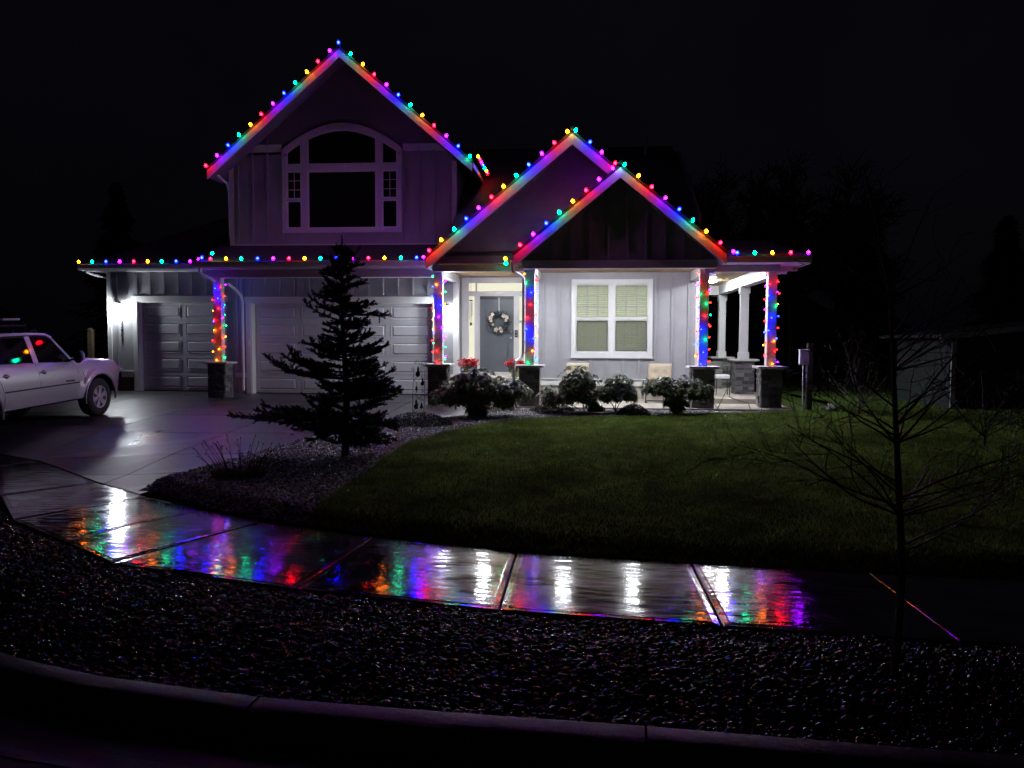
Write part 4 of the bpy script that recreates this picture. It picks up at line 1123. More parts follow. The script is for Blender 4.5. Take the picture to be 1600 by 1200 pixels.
light_string('two loose bulbs at the gutter end under the left corner of the front porch gable', [(-1.60, 16.92, 3.66), (-1.62, 17.30, 3.60)], ['O', 'G'], [(-1, -.2, .3), (-1, .2, .2)])
pts = [(-9.15+.4*i, 18.50, 3.835) for i in range(14)]+[(-3.78, 18.5, 3.85)]
light_string('bulb string along the gutter over the wide garage door', pts, cyc('ROGBP', 14)+['P'])
pts = [(-13.83+.402*i, 20.28, 3.965) for i in range(9)]+[(-10.32, 20.2, 4.0)]
light_string('bulb string along the gutter over the narrow garage door', pts, cyc('OGBPR', 9)+['P'])
light_string('two dangling bulbs where the two garage gutters meet', [(-9.42, 18.62, 3.96), (-9.22, 18.66, 4.02)], ['B', 'G'], [(-.3, -.2, -1), (1, -.2, .2)])
pts = [(3.28, 16.98, 3.76)]+[(3.36+.37*i, 16.98, 3.735) for i in range(5)]
light_string('bulb string along the short gutter at the right porch corner', pts, list('PBGORP'))

def wrapped(cx, cy, zb, zt, cw, label, seed, turns=8, n=38):
    rr = random.Random(seed)
    s = thing('wrapped_light_string', label, 'string lights', (cx, cy, zb), 'mini light strings wrapped round the posts')
    hw = cw/2+.012
    def per(t):   # position round the square post
        t = t % 1; q = int(t*4); f = t*4-q
        c = [(-1, -1), (1, -1), (1, 1), (-1, 1)]
        a, b = c[q], c[(q+1) % 4]
        return (a[0]+(b[0]-a[0])*f, a[1]+(b[1]-a[1])*f), [(0, -1), (1, 0), (0, 1), (-1, 0)][q]
    cord = []; K = n*4
    for i in range(K+1):
        t = i/K; (u, v), nn = per(t*turns); z = zb+.02+(zt-zb-.04)*t
        cord.append((cx+u*hw, cy+v*hw, z))
    MB().tube(cord, .0035, 4).build('cord', M['cord'], s)
    for i in range(n):
        t = (i+.5+rr.uniform(-.25, .25))/n; (u, v), nn = per(t*turns); z = zb+.02+(zt-zb-.04)*t
        d = (nn[0]+rr.uniform(-.5, .5), nn[1]+rr.uniform(-.5, .5), rr.uniform(-.7, .6))
        k = rr.choice('RRGOBPBROG')
        put(LM[k], s, (cx+u*(hw+.008)+nn[0]*.008, cy+v*(hw+.008)+nn[1]*.008, z), d, 'mini_bulb')
    return s
wrapped(-9.17, 18.95, 1.31, 3.42, .20, 'mini lights wound round the post left of the wide garage door', 11)
wrapped(-3.29, 17.86, 1.33, 3.43, .20, 'mini lights wound round the post between garage and entry', 12)
wrapped(-1.12, 17.46, 1.33, 3.45, .20, 'mini lights wound round the post between entry and window wall', 13)
wrapped(2.74, 17.46, 1.33, 3.45, .20, 'mini lights wound round the post right of the window wall', 14)
wrapped(4.28, 17.75, 1.33, 3.41, .20, 'mini lights wound round the front right corner post', 15)
# ================================================================== PICKUP TRUCK
x_ = N('silver_metallic_paint'); x_.set(Base_Color=(.46, .46, .49, 1), Metallic=.3, Roughness=.36, Coat_Weight=.8, Coat_Roughness=.07)
x_.l(x_.bump(x_.noise(160, 2), .10, .0015), 0, x_.p, 'Normal'); M['paint'] = x_.m
M['tyre'] = plain('tyre_rubber', (.012, .012, .012), .75, .2, 30, .4, 60)
M['rim'] = plain('alloy_rim', (.62, .62, .63), .3, .06, 10, metal=.25)
M['plastic'] = plain('black_plastic', (.015, .015, .016), .5, .2, 20)
M['lamp_lens'] = plain('headlight_lens', (.5, .5, .52), .1, .1, 20)
truck = thing('pickup_truck', 'silver double cab pickup truck parked on the driveway, nose to the garage', 'pickup truck', (-10.95, 15.2, 0))
TX, TY = -10.95, 15.2
SL = .042; TZ0 = float(zdrive(-10, 15.2))+.004
def tz(y, z): return TZ0+y*SL+z
def T3(x, y, z): return (TX+x, TY+y, tz(y, z))
WB = -3.25; HW = .955
def belt(y):  # shoulder height along the side
    return float(np.interp(y, [-4.5, -2.9, -2.75, -1.7, -.75, -.2, .35, .80, .96, 1.02], [1.27, 1.27, 1.22, 1.19, 1.155, 1.145, 1.11, 1.06, 1.0, .92]))
def sill(y):
    b = .42 if y > WB-.4 else .47
    for yc in (0, WB):
        R_ = .475
        if abs(y-yc) < R_: b = max(b, .385+math.sqrt(R_*R_-(y-yc)**2)*1.0)
    if y > .45: b = max(b, .36)
    return b
def sidex(y, z):
    """half-width at height z"""
    zb = belt(y); w = HW
    w -= .07*max(0, (z-.82)/(zb-.82+1e-6))**2 if z > .82 else 0
    w -= .05*max(0, (.70-z)/.35)**1.5 if z < .70 else 0
    for yc in (0, WB):      # flared arches
        d = math.hypot(y-yc, (z-.385))
        if d < .62: w += .055*max(0, min(1, (.64-d)/.08))
    w -= .20*max(0, (y-.40)/.62)**2.6
    if y < -4.3: w -= .05
    return w
ysl = sorted(set([round(-4.5+i*.075, 4) for i in range(73)]+[.96, 1.0, 1.02]+[-.475, .475, WB-.475, WB+.475, -.47, .47, WB-.47, WB+.47, .9]))
def body_side(s, mb):
    K = 12; V = []; Fc = []
    for y in ysl:
        b, t = sill(y), belt(y)
        for k in range(K+1):
            z = b+(t-b)*k/K
            V.append(T3(s*sidex(y, z), y, z))
        # roll over to the top surface
        V.append(T3(s*(sidex(y, t)-.03), y, t+.022)); V.append(T3(s*(sidex(y, t)-.12), y, t+(.045 if y > -.8 else .02)))
        V.append(T3(s*.35, y, t+(.075 if y > -.8 else (.02 if y > -2.7 else -.5))))
    m = K+4
    for i in range(len(ysl)-1):
        for k in range(m-1):
            Fc.append((i*m+k, i*m+k+1, (i+1)*m+k+1, (i+1)*m+k))
    mb.add(V, Fc); return V, m
mb = MB(); body_side(1, mb); body_side(-1, mb)
# hood centre, cowl
V = []
for y in ysl:
    if y >= -.9: V += [T3(-.35, y, belt(y)+.075), T3(.35, y, belt(y)+.075)]
mb.add(V, [(2*i, 2*i+1, 2*i+3, 2*i+2) for i in range(len(V)//2-1)])
mb.add([T3(-.35, -4.5, .75), T3(.35, -4.5, .75), T3(.35, -2.7, .75), T3(-.35, -2.7, .75)], [(0, 1, 2, 3)])
mb.add([T3(-.9, -4.5, .5), T3(.9, -4.5, .5), T3(.88, -4.5, 1.27), T3(-.88, -4.5, 1.27)], [(0, 1, 2, 3)])
body = mb.build('body', M['paint'], truck, smooth=True)
# inner wheel wells + floor
mb = MB()
for yc in (0, WB):
    for s in (-1, 1):
        n = 14; pv = [T3(s*.93, yc+.47*math.cos(math.pi*i/n), .385+.47*math.sin(math.pi*i/n)) for i in range(n+1)]+[T3(s*.55, yc+.47*math.cos(math.pi*i/n), .385+.47*math.sin(math.pi*i/n)) for i in range(n+1)]
        mb.add(pv, [(i, i+1, i+n+2, i+n+1) for i in range(n)])
        mb.add(pv[n+1:], [tuple(range(n+1))])
a, b = T3(-.85, WB+.5, .36), T3(.85, -.5, .46)
mb.add([T3(-.86, WB+.5, .38), T3(.86, WB+.5, .38), T3(.86, -.48, .38), T3(-.86, -.48, .38)], [(0, 1, 2, 3)])
mb.add([T3(-.84, 1.0, .45), T3(.84, 1.0, .45), T3(.84, 1.0, .93), T3(-.84, 1.0, .93)], [(0, 1, 2, 3)])
mb.build('underbody', M['plastic'], truck)
# arch lip
for yc in (0, WB):
    for s in (1, -1):
        pv = []
        for i in range(19):
            a_ = -.18+(math.pi+.36)*i/18
            y, z = yc+.50*math.cos(a_), .385+.50*math.sin(a_)
            pv.append(T3(s*(HW+.05-.20*max(0, (y-.40)/.62)**2.6), y, z))
        MB().tube(pv, .022, 6).build('arch_flare', M['paint'], truck, smooth=True)
# cab: base line at belt, roof at 1.75
def cabx(z): return .875-.19*max(0, (z-1.15))/.6
AP, AT = (-.66, 1.165), (-1.15, 1.70)     # windshield foot and head
CP, CT = (-2.95, 1.22), (-2.62, 1.71)
roofz = 1.765
mb = MB(); V = []
rl = [(-1.13, 1.705), (-1.26, 1.738), (-1.6, 1.762), (-2.2, 1.765), (-2.5, 1.755), (-2.66, 1.725)]
for y, z in rl:
    for u in (-1, -.97, -.85, -.5, 0, .5, .85, .97, 1):
        V.append(T3(u*(cabx(1.70)+.01), y, z-.035*abs(u)**6-.004*abs(u)))
mb.add(V, [(i*9+k, i*9+k+1, (i+1)*9+k+1, (i+1)*9+k) for i in range(len(rl)-1) for k in range(8)])
mb.build('roof', M['paint'], truck, smooth='all')
def strip(mb, pts, wdt, s, inset=0):
    """pillar strip on the inclined side plane: pts in (y, z), width in y"""
    q = [(p[0]-wdt/2, p[1]) for p in pts]+[(p[0]+wdt/2, p[1]) for p in reversed(pts)]
    V = [T3(s*(cabx(z)+.012), y, z) for y, z in q]+[T3(s*(cabx(z)-.03), y, z) for y, z in q]; n = len(q)
    mb.add(V, [tuple(range(n)), tuple(range(2*n-1, n-1, -1))]+[(i, (i+1) % n, (i+1) % n+n, i+n) for i in range(n)])
for s in (1, -1):
    mb = MB()
    strip(mb, [(-.70, 1.15), (-.83, 1.315), (-.98, 1.49), (-1.09, 1.62), (-1.18, 1.70)], .075, s)
    strip(mb, [(-1.72, 1.15), (-1.73, 1.42), (-1.76, 1.70)], .13, s)
    strip(mb, [(-2.90, 1.18), (-2.82, 1.45), (-2.66, 1.70)], .16, s)
    q = [(-1.13, 1.665), (-1.25, 1.70), (-1.6, 1.715), (-2.3, 1.715), (-2.68, 1.69), (-2.68, 1.745), (-2.3, 1.765), (-1.6, 1.765), (-1.24, 1.745), (-1.06, 1.665)]
    V = [T3(s*(cabx(z)+.010), y, z) for y, z in q]+[T3(s*(cabx(z)-.05), y, z) for y, z in q]; n = len(q)
    mb.add(V, [tuple(range(n)), tuple(range(2*n-1, n-1, -1))]+[(i, (i+1) % n, (i+1) % n+n, i+n) for i in range(n)])
    mb.build('cab_side_frame', M['paint'], truck, smooth=True)
def sglass(name, q, s, lab=None):
    V = [T3(s*(cabx(z)+.001), y, z) for y, z in q]
    o = MB().add(V, [tuple(range(len(q)))]).build(name, M['car_glass'], truck)
    V2 = [T3(s*(cabx(z)+.004), y, z) for y, z in q+[q[0]]]
    MB().tube(V2, .010, 5).build('window_seal', M['plastic'], o)
    return o
for s in (1, -1):
    sglass('front_door_window', [(-.76, 1.17), (-.89, 1.345), (-1.03, 1.51), (-1.13, 1.625), (-1.24, 1.675), (-1.69, 1.69), (-1.67, 1.46), (-1.655, 1.24), (-1.64, 1.18)], s)
    sglass('rear_door_window', [(-1.80, 1.20), (-1.80, 1.46), (-1.83, 1.69), (-2.58, 1.685), (-2.74, 1.46), (-2.82, 1.215)], s)
# windshield, rear window
def xglass(name, p, q):
    o = MB().add([T3(-cabx(p[1])+.02, *p), T3(cabx(p[1])-.02, *p), T3(cabx(q[1])-.02, *q), T3(-cabx(q[1])+.02, *q)], [(0, 1, 2, 3)]).build(name, M['car_glass'], truck)
xglass('windshield', (-.67, 1.18), (-1.14, 1.70)); xglass('rear_window', (-2.93, 1.24), (-2.66, 1.70))
# door seams, trim strip, handles, mirror, sill tube
def on_side(y, z, o=.003): return T3(sidex(y, z)+o, y, z)
def doorline(pts, name='door_seam', r=.0045, mat='plastic'):
    MB().tube([on_side(y, z, .0) for y, z in pts], r, 5).build(name, M[mat], truck)
doorline([(-.62, .47), (-.60, .7), (-.62, .95), (-.72, 1.12), (-.76, 1.155)])
doorline([(-1.72, .47), (-1.72, .8), (-1.74, 1.0), (-1.78, 1.18)])
doorline([(-2.72, .95), (-2.76, 1.1), (-2.82, 1.21)])
doorline([(-2.62, .47), (-2.62, .65), (-2.68, .85), (-2.72, .95)])
doorline([(-2.95, .9), (-2.95, 1.26)], r=.008)
doorline([(-.62-.02*i, .745) for i in range(0, 101, 5)], 'door_trim_strip', .013)
doorline([(-.36, .60), (-.45, .8), (-.50, .98)], 'fender_seam', .003)
MB().tube([on_side(-.5-.1*i, .43, -.03) for i in range(24)], .025, 6).build('sill_guard', M['metal'], truck)
for yh in (-1.60, -2.56):
    c = on_side(yh, 1.02)
    MB().sphere(T3(sidex(yh, 1.02)-.012, yh, 1.02), .03, .075, .045, 10, 6).build('handle_recess', M['plastic'], truck, smooth='all')
    MB().tube([on_side(yh-.085, 1.025, .012), on_side(yh-.05, 1.03, .028), on_side(yh+.05, 1.03, .028), on_side(yh+.085, 1.025, .012)], .013, 6).build('door_handle', M['rim'], truck, smooth=True)
m_ = MB(); m_.sphere(T3(1.07, -.80, 1.265), .10, .07, .125, 10, 8)
mir = m_.build('side_mirror', M['plastic'], truck, smooth='all')
MB().sphere(T3(1.085, -.755, 1.28), .095, .05, .11, 10, 8).build('mirror_cover', M['paint'], mir, smooth='all')
MB().tube([T3(.87, -.80, 1.2), T3(1.0, -.80, 1.215)], .02, 6).build('mirror_arm', M['plastic'], mir)
m_ = MB(); m_.sphere(T3(-1.05, -.80, 1.245), .085, .055, .085, 10, 8); m_.build('side_mirror', M['plastic'], truck, smooth='all')
# small unreadable lettering strip above the trim
fc = bpy.data.curves.new('badge', 'FONT'); fc.body = 'PRERUNNER'; fc.size = .045; fc.extrude = .002; fc.space_character = 1.1
to = bpy.data.objects.new('tmp', fc); col.objects.link(to)
to.matrix_world = Matrix.Translation(T3(sidex(-.98, .80)+.003, -1.02, .79)) @ Matrix(((0, 0, 1), (1, 0, 0), (0, 1, 0))).to_4x4()
bpy.context.view_layer.update()
me = bpy.data.meshes.new_from_object(to.evaluated_get(bpy.context.evaluated_depsgraph_get()))
me.transform(to.matrix_world); me.transform(Matrix.Translation(-Vector(truck.location))); bpy.data.objects.remove(to)
me.materials.clear(); me.materials.append(M['plastic']); o = bpy.data.objects.new('door_lettering', me); link(o, truck)
# bumper, headlight
mb = MB(); V = []
for i in range(13):
    u = -1+2*i/12; yy = .97-.22*abs(u)**4
    V += [T3(u*.93, yy+.05, .44), T3(u*.935, yy+.09, .52), T3(u*.935, yy+.09, .66), T3(u*.92, yy+.03, .72)]
mb.add(V, [(i*4+k, i*4+k+1, (i+1)*4+k+1, (i+1)*4+k) for i in range(12) for k in range(3)])
mb.build('front_bumper', M['paint'], truck, smooth=True)
MB().box(TX-.9, TX+.9, TY-4.62, TY-4.5, tz(-4.5, .52), tz(-4.5, .72)).build('rear_bumper', M['metal'], truck)
for s in (1, -1):
    MB().sphere(T3(s*.72, .97, .88), .14, .09, .10, 10, 8).build('headlight', M['lamp_lens'], truck, smooth='all')
MB().box(TX-.5, TX+.5, TY+1.0, TY+1.06, tz(1, .74), tz(1, .96)).build('grille', M['plastic'], truck)
# wheels
def wheel(xc, yc, s):
    c = (TX+xc, TY+yc, tz(yc, .385)); q = lambda a: s*a
    w = MB().lathe([(.223, -s*.110), (.30, -s*.125), (.36, -s*.12), (.383, -s*.10), (.385, 0), (.383, s*.10), (.36, s*.12), (.30, s*.125), (.226, s*.115), (.222, -s*.109)], c, 28, 'x').build('wheel', M['tyre'], truck, smooth=True)
    mb = MB()
    for k in range(36):     # tread blocks
        a = 2*math.pi*k/36; r0 = .385
        for sd in (-1, 1):
            mb.obox((c[0]+sd*.075, c[1]+r0*math.cos(a), c[2]+r0*math.sin(a)), (1, 0, 0), (0, -math.sin(a), math.cos(a)), (0, math.cos(a), math.sin(a)), .035, .022, .007)
    mb.build('tread', M['tyre'], w, kind='stuff')
    rim = MB().lathe([(.05, s*.01), (.215, s*.01), (.228, s*.112), (.232, s*.120), (.212, s*.116), (.205, s*.05)], c, 28, 'x')
    rim.build('rim', M['rim'], w, smooth=True)
    mb = MB()
    for k in range(6):
        a = 2*math.pi*k/6+.3; dr_ = Vector((0, math.cos(a), math.sin(a))); tn = Vector((0, -math.sin(a), math.cos(a)))
        cc = Vector(c)+Vector((s*.085, 0, 0))
        V = [cc+dr_*.05+tn*.03, cc+dr_*.05-tn*.03, cc+dr_*.21-tn*.055, cc+dr_*.21+tn*.055]
        V2 = [v+Vector((s*.022, 0, 0)) for v in V]
        mb.add(V+V2, [(4, 5, 6, 7), (0, 1, 5, 4), (1, 2, 6, 5), (2, 3, 7, 6), (3, 0, 4, 7)])
    mb.lathe([(.06, s*.07), (.055, s*.118), (.02, s*.125)], c, 12, 'x')
    mb.build('spokes', M['rim'], w)
    MB().lathe([(.20, s*.03), (.001, s*.03)], c, 20, 'x').build('brake_disc', M['black_metal'], w)
wheel(.86, 0, 1); wheel(-.86, 0, -1); wheel(.86, WB, 1); wheel(-.86, WB, -1)
# roof basket
rk = MB()
for s in (-1, 1):
    rk.tube([T3(s*.60, -1.62, 1.90), T3(s*.60, -2.9, 1.90)], .016, 6)
for y in (-1.62, -1.95, -2.3, -2.65, -2.9):
    rk.tube([T3(-.6, y, 1.90), T3(.6, y, 1.90)], .012, 5)
    for s in (-1, 1): rk.tube([T3(s*.60, y, 1.76), T3(s*.60, y, 1.90), T3(s*.62, y, 2.01)], .010, 5)
rack = rk.build('roof_rack', M['black_metal'], truck)
for a, b in ((-1.80, -2.22), (-2.28, -2.70), (-2.76, -3.2)):
    MB().tube([T3(.62, a, 2.02), T3(.62, b, 2.02)], .020, 8).build('rack_rail', M['gloss_white'], rack)
    MB().tube([T3(-.62, a, 2.02), T3(-.62, b, 2.02)], .020, 8).build('rack_rail', M['gloss_white'], rack)
MB().tube([T3(.60, -1.5, 1.79), T3(.60, -1.35, 1.81), T3(.5, -1.2, 1.76)], .012, 5).build('rack_fairing', M['plastic'], rack)
# ================================================================== PLANTS
def needle_cloud(segs, dens, ln, wd, name, mat, parent):
    """segs: (n,7) p0, p1, radius scale; needles around each twig"""
    A = np.array([s[0] for s in segs]); B = np.array([s[1] for s in segs]); L = np.linalg.norm(B-A, axis=1)
    cnt = np.maximum(1, (L*dens).astype(int)); ii = np.repeat(np.arange(len(segs)), cnt); m = len(ii)
    t = rng.random(m)[:, None]; P0 = A[ii]*(1-t)+B[ii]*t; D = (B-A)[ii]/(L[ii][:, None]+1e-9)
    r = rng.normal(size=(m, 3)); r -= D*(r*D).sum(1)[:, None]; r /= np.linalg.norm(r, axis=1)[:, None]+1e-9
    dirn = r*.85+D*.65; dirn /= np.linalg.norm(dirn, axis=1)[:, None]
    sd = np.cross(dirn, rng.normal(size=(m, 3))); sd /= np.linalg.norm(sd, axis=1)[:, None]+1e-9
    ll = ln*rng.uniform(.7, 1.2, m)[:, None]
    V = np.stack([P0-sd*wd, P0+sd*wd, P0+dirn*ll], 1)
    return np_obj(name, V.reshape(-1, 3), np.arange(m*3).reshape(m, 3), mat, parent, kind='stuff')

# --- spruce in the bed
SX, SY = -3.36, 10.79; SZ = float(zbed(SX, SY))
spruce = thing('spruce_tree', 'dark young spruce with uneven upswept branches in the gravel bed', 'tree', (SX, SY, SZ))
lean = lambda z: SX+.03*math.sin(z*2)-.02*z*.3
MB().tube([(lean(z), SY, SZ+z) for z in [0, .4, .9, 1.5, 2.1, 2.7, 3.08]], [.06, .055, .05, .038, .026, .014, .006], 8).build('trunk', M['bark'], spruce)
twigs = []; wood = MB()
def branch(z, az, L, rise, curl=.25, thick=.014, sub=True):
    p = Vector((lean(z), SY, SZ+z)); h = Vector((math.cos(az), math.sin(az), 0)); pts = [p]
    n = max(4, int(L/.09)); el = rise
    for i in range(n):
        t = i/n; e = el+curl*t*t*2.2
        d = (h*math.cos(e)+Vector((0, 0, math.sin(e)))).normalized()
        d += Vector((rnd.uniform(-.06, .06), rnd.uniform(-.06, .06), rnd.uniform(-.05, .05)))
        pts.append(pts[-1]+d.normalized()*(L/n))
    wood.tube(pts, thick, 4, taper=.003)
    for i in range(len(pts)-1):
        if i/n > .12: twigs.append((pts[i], pts[i+1]))
    if sub:
        for i in range(1, len(pts)-1):
            t = i/n
            if t < .15: continue
            for s in (-1, 1):
                if rnd.random() < .25 and L < .8: continue
                sl = (.36*L*(1-t)+.09)*rnd.uniform(.6, 1.15); sl = min(sl, .42)
                d = (pts[i+1]-pts[i]).normalized(); sdv = h.cross(Vector((0, 0, 1)))*s
                dd = (d*.75+sdv*.75+Vector((0, 0, rnd.uniform(-.15, .35)))).normalized()
                q0 = pts[i]; q1 = q0+dd*sl*.6; q2 = q1+(dd+Vector((0, 0, .25))).normalized()*sl*.4
                twigs.append((q0, q1)); twigs.append((q1, q2)); wood.tube([q0, q1, q2], .004, 3)
                if sl > .2:
                    for u in (.35, .65):
                        for s2 in (-1, 1):
                            d3 = (dd+dd.cross(Vector((0, 0, 1)))*s2*.8+Vector((0, 0, rnd.uniform(-.3, .25)))).normalized()
                            a = q0+dd*sl*u; twigs.append((a, a+d3*sl*.38))
            for _ in range(2):     # short side sprays all round
                dd = (d*.7+Vector((rnd.uniform(-1, 1), rnd.uniform(-1, 1), rnd.uniform(-.5, .9)))).normalized()
                twigs.append((pts[i], pts[i]+dd*rnd.uniform(.06, .13)))
# branches the picture shows singly (height, azimuth, length, rise, curl)
LFT, RGT = math.pi, 0
for z, az, L, ri, cu in [(.55, LFT+.05, 1.75, -.02, .05), (.50, LFT-.15, 1.45, .02, .12), (.62, LFT+.3, 1.2, .0, .2),
        (1.12, LFT, 1.28, .05, .35), (1.16, LFT-.12, 1.05, .12, .55), (1.22, LFT+.25, .95, .1, .3), (1.42, LFT+.05, .62, .3, .45), (1.5, LFT-.2, .72, .15, .1),
        (1.95, LFT, .66, .3, .35), (2.02, LFT+.2, .55, .45, .2), (2.2, LFT-.1, .5, .3, .2), (2.42, LFT, .42, .55, .3),
        (.62, RGT, .78, -.25, .0), (.85, RGT+.1, .82, .08, .1), (.95, RGT-.1, .66, .2, .25), (1.02, RGT+.2, .7, -.1, .0), (1.45, RGT, .68, .1, .25), (1.5, RGT+.15, .6, .2, .3), (1.72, RGT-.1, .42, .1, .1),
        (2.05, RGT, .72, -.02, -.02), (2.12, RGT+.1, .5, .1, .1), (2.45, RGT, .40, .15, .15), (2.6, RGT-.1, .36, .65, .3), (2.7, RGT+.1, .34, .2, .1), (2.78, LFT, .3, .35, .1)]:
    branch(z, az, L, ri, cu)
for q in range(8):
    branch(rnd.uniform(.35, .8), rnd.uniform(-1.1, .9), rnd.uniform(.5, .85), rnd.uniform(-.55, -.2), .05)
for q in range(6):
    branch(rnd.uniform(.3, .9), rnd.uniform(2.3, 4.0), rnd.uniform(.4, .8), rnd.uniform(-.45, -.1), .05)
z = .22
while z < 2.95:
    env = float(np.interp(z, [.2, .5, .9, 1.2, 1.6, 2.1, 2.6, 3.0], [.60, .88, .80, .72, .58, .42, .28, .10]))
    for q in range(4):
        az = rnd.uniform(0, 2*math.pi)
        branch(z+rnd.uniform(-.07, .07), az, env*rnd.uniform(.6, 1.05), rnd.uniform(-.15, .25) if z < 2 else rnd.uniform(.1, .5), rnd.uniform(0, .3))
    z += .085
for a, b in (((-.02, 0, 2.8), (-.03, 0, 3.16)), ((0, 0, 2.75), (-.17, 0, 3.02)), ((0, 0, 2.72), (.24, .02, 3.02)), ((0, 0, 2.75), (.05, .0, 3.02))):
    p, q = Vector((SX, SY, SZ))+Vector(a), Vector((SX, SY, SZ))+Vector(b); twigs.append((p, q)); wood.tube([p, q], .005, 4)
wood.build('branches', M['bark'], spruce)
needle_cloud(twigs, 640, .030, .0045, 'needles', M['needles'], spruce)
print('twigs', len(twigs))

# --- rhododendrons
def leaf_mesh_arrays(P0, D, N_, L, W):
    """pointed leaf of 2 quads + folded midrib, arrays"""
    S_ = np.cross(D, N_); S_ /= np.linalg.norm(S_, axis=1)[:, None]+1e-9
    L = L[:, None]; W = W[:, None]
    a = P0; b = P0+D*L*.45+S_*W-N_*L*.03; c = P0+D*L*.5+N_*L*.02; d = P0+D*L*.45-S_*W-N_*L*.03; e = P0+D*L-N_*L*.16
    V = np.stack([a, b, c, d, e], 1); m = len(P0)
    F = np.array([[0, 1, 2], [0, 2, 3], [1, 4, 2], [2, 4, 3]])
    return V.reshape(-1, 3), (F[None]+(np.arange(m)*5)[:, None, None]).reshape(-1, 3)
def rhodo(x, y, lobes, label, seed, density=1.0, leaf=.125, name='rhododendron_bush'):
    rr = np.random.default_rng(seed); r2 = random.Random(seed)
    z = float(zbed(x, y)); o = thing(name, label, 'shrub', (x, y, z), 'evergreen shrubs in the gravel bed')
    st = MB(); P0 = []; D = []; NN = []
    for (lx, ly, lz, rx, rz) in lobes:
        rx *= 1.12; rz *= 1.1
        c = Vector((x+lx, y+ly, z+lz))
        n = int(130*density*rx*rz/.12)
        st.tube([(x+r2.uniform(-.03, .03), y, z), (x+lx*.35, y+ly*.4, z+lz*.45), c-Vector((0, 0, rz*.35))], .014, 5, taper=.007)
        for k in range(n):
            v = Vector((r2.gauss(0, 1), r2.gauss(0, 1), r2.gauss(0, 1))).normalized(); rad = r2.uniform(.4, 1.22)
            if v.z < -.5: v.z *= .4
            tip = c+Vector((v.x*rx*rad, v.y*rx*rad*.9, v.z*rz*rad))
            if r2.random() < .35: st.tube([c-Vector((0, 0, rz*.35)), c.lerp(tip, .6)-Vector((0, 0, .02)), tip], .005, 3, taper=.003)
            ax = (v+Vector((0, 0, .6))).normalized()
            m = r2.randint(7, 11); t0_ = r2.uniform(0, 6)
            u = ax.orthogonal().normalized(); w_ = ax.cross(u)
            for q in range(m):
                a = t0_+q*2.4
                dd = (u*math.cos(a)+w_*math.sin(a)+ax*r2.uniform(-.1, .35)); dd.z -= r2.uniform(.25, .9); dd.normalize()
                P0.append(tip); D.append(dd)
                nn = (ax+Vector((r2.uniform(-.2, .2),)*3)); nn = (nn-dd*nn.dot(dd)).normalized(); NN.append(nn)
    P0 = np.array(P0); D = np.array(D); NN = np.array(NN); m = len(P0)
    V, F = leaf_mesh_arrays(P0, D, NN, leaf*rr.uniform(.7, 1.25, m), leaf*.2*rr.uniform(.8, 1.2, m))
    st.build('stems', M['stem'], o)
    np_obj('leaves', V, F, M['rhodo'], o, kind='stuff')
    return o
rhodo(-2.08, 15.45, [(-.50, 0, .42, .36, .26), (-.20, .05, .62, .30, .26), (.10, 0, .68, .36, .26), (.02, -.1, .16, .20, .16), (.42, .0, .50, .34, .24), (.78, .05, .52, .30, .2), (-.05, -.1, .42, .34, .22), (.55, -.05, .34, .25, .16)], 'wide dark shrub with drooping leaves in front of the entry steps', 1)
rhodo(.10, 16.2, [(-.55, 0, .34, .34, .22), (-.12, 0, .70, .34, .26), (-.02, -.05, .42, .30, .2), (.22, 0, .16, .18, .14)], 'tall shrub with drooping leaves in front of the left patio chair', 2, 1.0)
rhodo(.78, 16.35, [(.0, 0, .50, .34, .28), (.18, 0, .42, .24, .22), (-.2, 0, .40, .2, .18)], 'rounded shrub between the two patio chairs', 3, 1.1)
rhodo(2.02, 16.3, [(-.30, 0, .56, .34, .22), (.22, 0, .60, .34, .2), (.0, -.05, .32, .28, .22), (.48, .05, .44, .28, .18), (.02, 0, .14, .14, .12)], 'open shrub with upright leafy stems in front of the right patio chair', 4, .8)
# low spreading covers
def cover(x, y, rx, ry, h, n, label, seed, mat='cover'):
    r2 = np.random.default_rng(seed); z = float(zbed(x, y))
    o = thing('ground_cover_plant', label, 'plant', (x, y, z), 'low plants in the gravel bed')
    a = r2.uniform(0, 6.283, n); r = np.sqrt(r2.random(n)); px_, py_ = x+rx*r*np.cos(a), y+ry*r*np.sin(a)
    top = h*(1-r**2)*.9+.03; pz = zbed(px_, py_)+top*r2.random(n)**.6
    D = np.stack([np.cos(a)*.5+r2.normal(0, .5, n), np.sin(a)*.5+r2.normal(0, .5, n), r2.uniform(.1, .9, n)], -1); D /= np.linalg.norm(D, axis=1)[:, None]
    NN = r2.normal(size=(n, 3)); NN -= D*(NN*D).sum(1)[:, None]; NN /= np.linalg.norm(NN, axis=1)[:, None]
    V, F = leaf_mesh_arrays(np.stack([px_, py_, pz], -1), D, NN, .035*r2.uniform(.6, 1.3, n), np.full(n, .008))
    np_obj('foliage', V, F, M[mat], o, kind='stuff')
    st = MB()
    for k in range(14):
        b_ = 2*math.pi*k/14; st.tube([(x, y, z), (x+rx*.5*math.cos(b_), y+ry*.5*math.sin(b_), z+h*.5), (x+rx*.85*math.cos(b_), y+ry*.85*math.sin(b_), z+h*.35)], .004, 3)
    st.build('stems', M['stem'], o)
cover(-3.0, 14.1, .66, .38, .24, 3600, 'low leafy mat at the foot of the metal garden trellis', 21)
cover(-1.75, 16.35, .5, .35, .10, 900, 'pale low plant in the gravel by the walkway edge', 22, 'tan_grass')
cover(-.55, 16.42, .5, .35, .18, 2600, 'low leafy mat behind the flat stone by the entry pillar', 23)
cover(1.12, 15.95, .34, .24, .24, 3200, 'compact dark mound at the lawn edge', 24, 'needles')
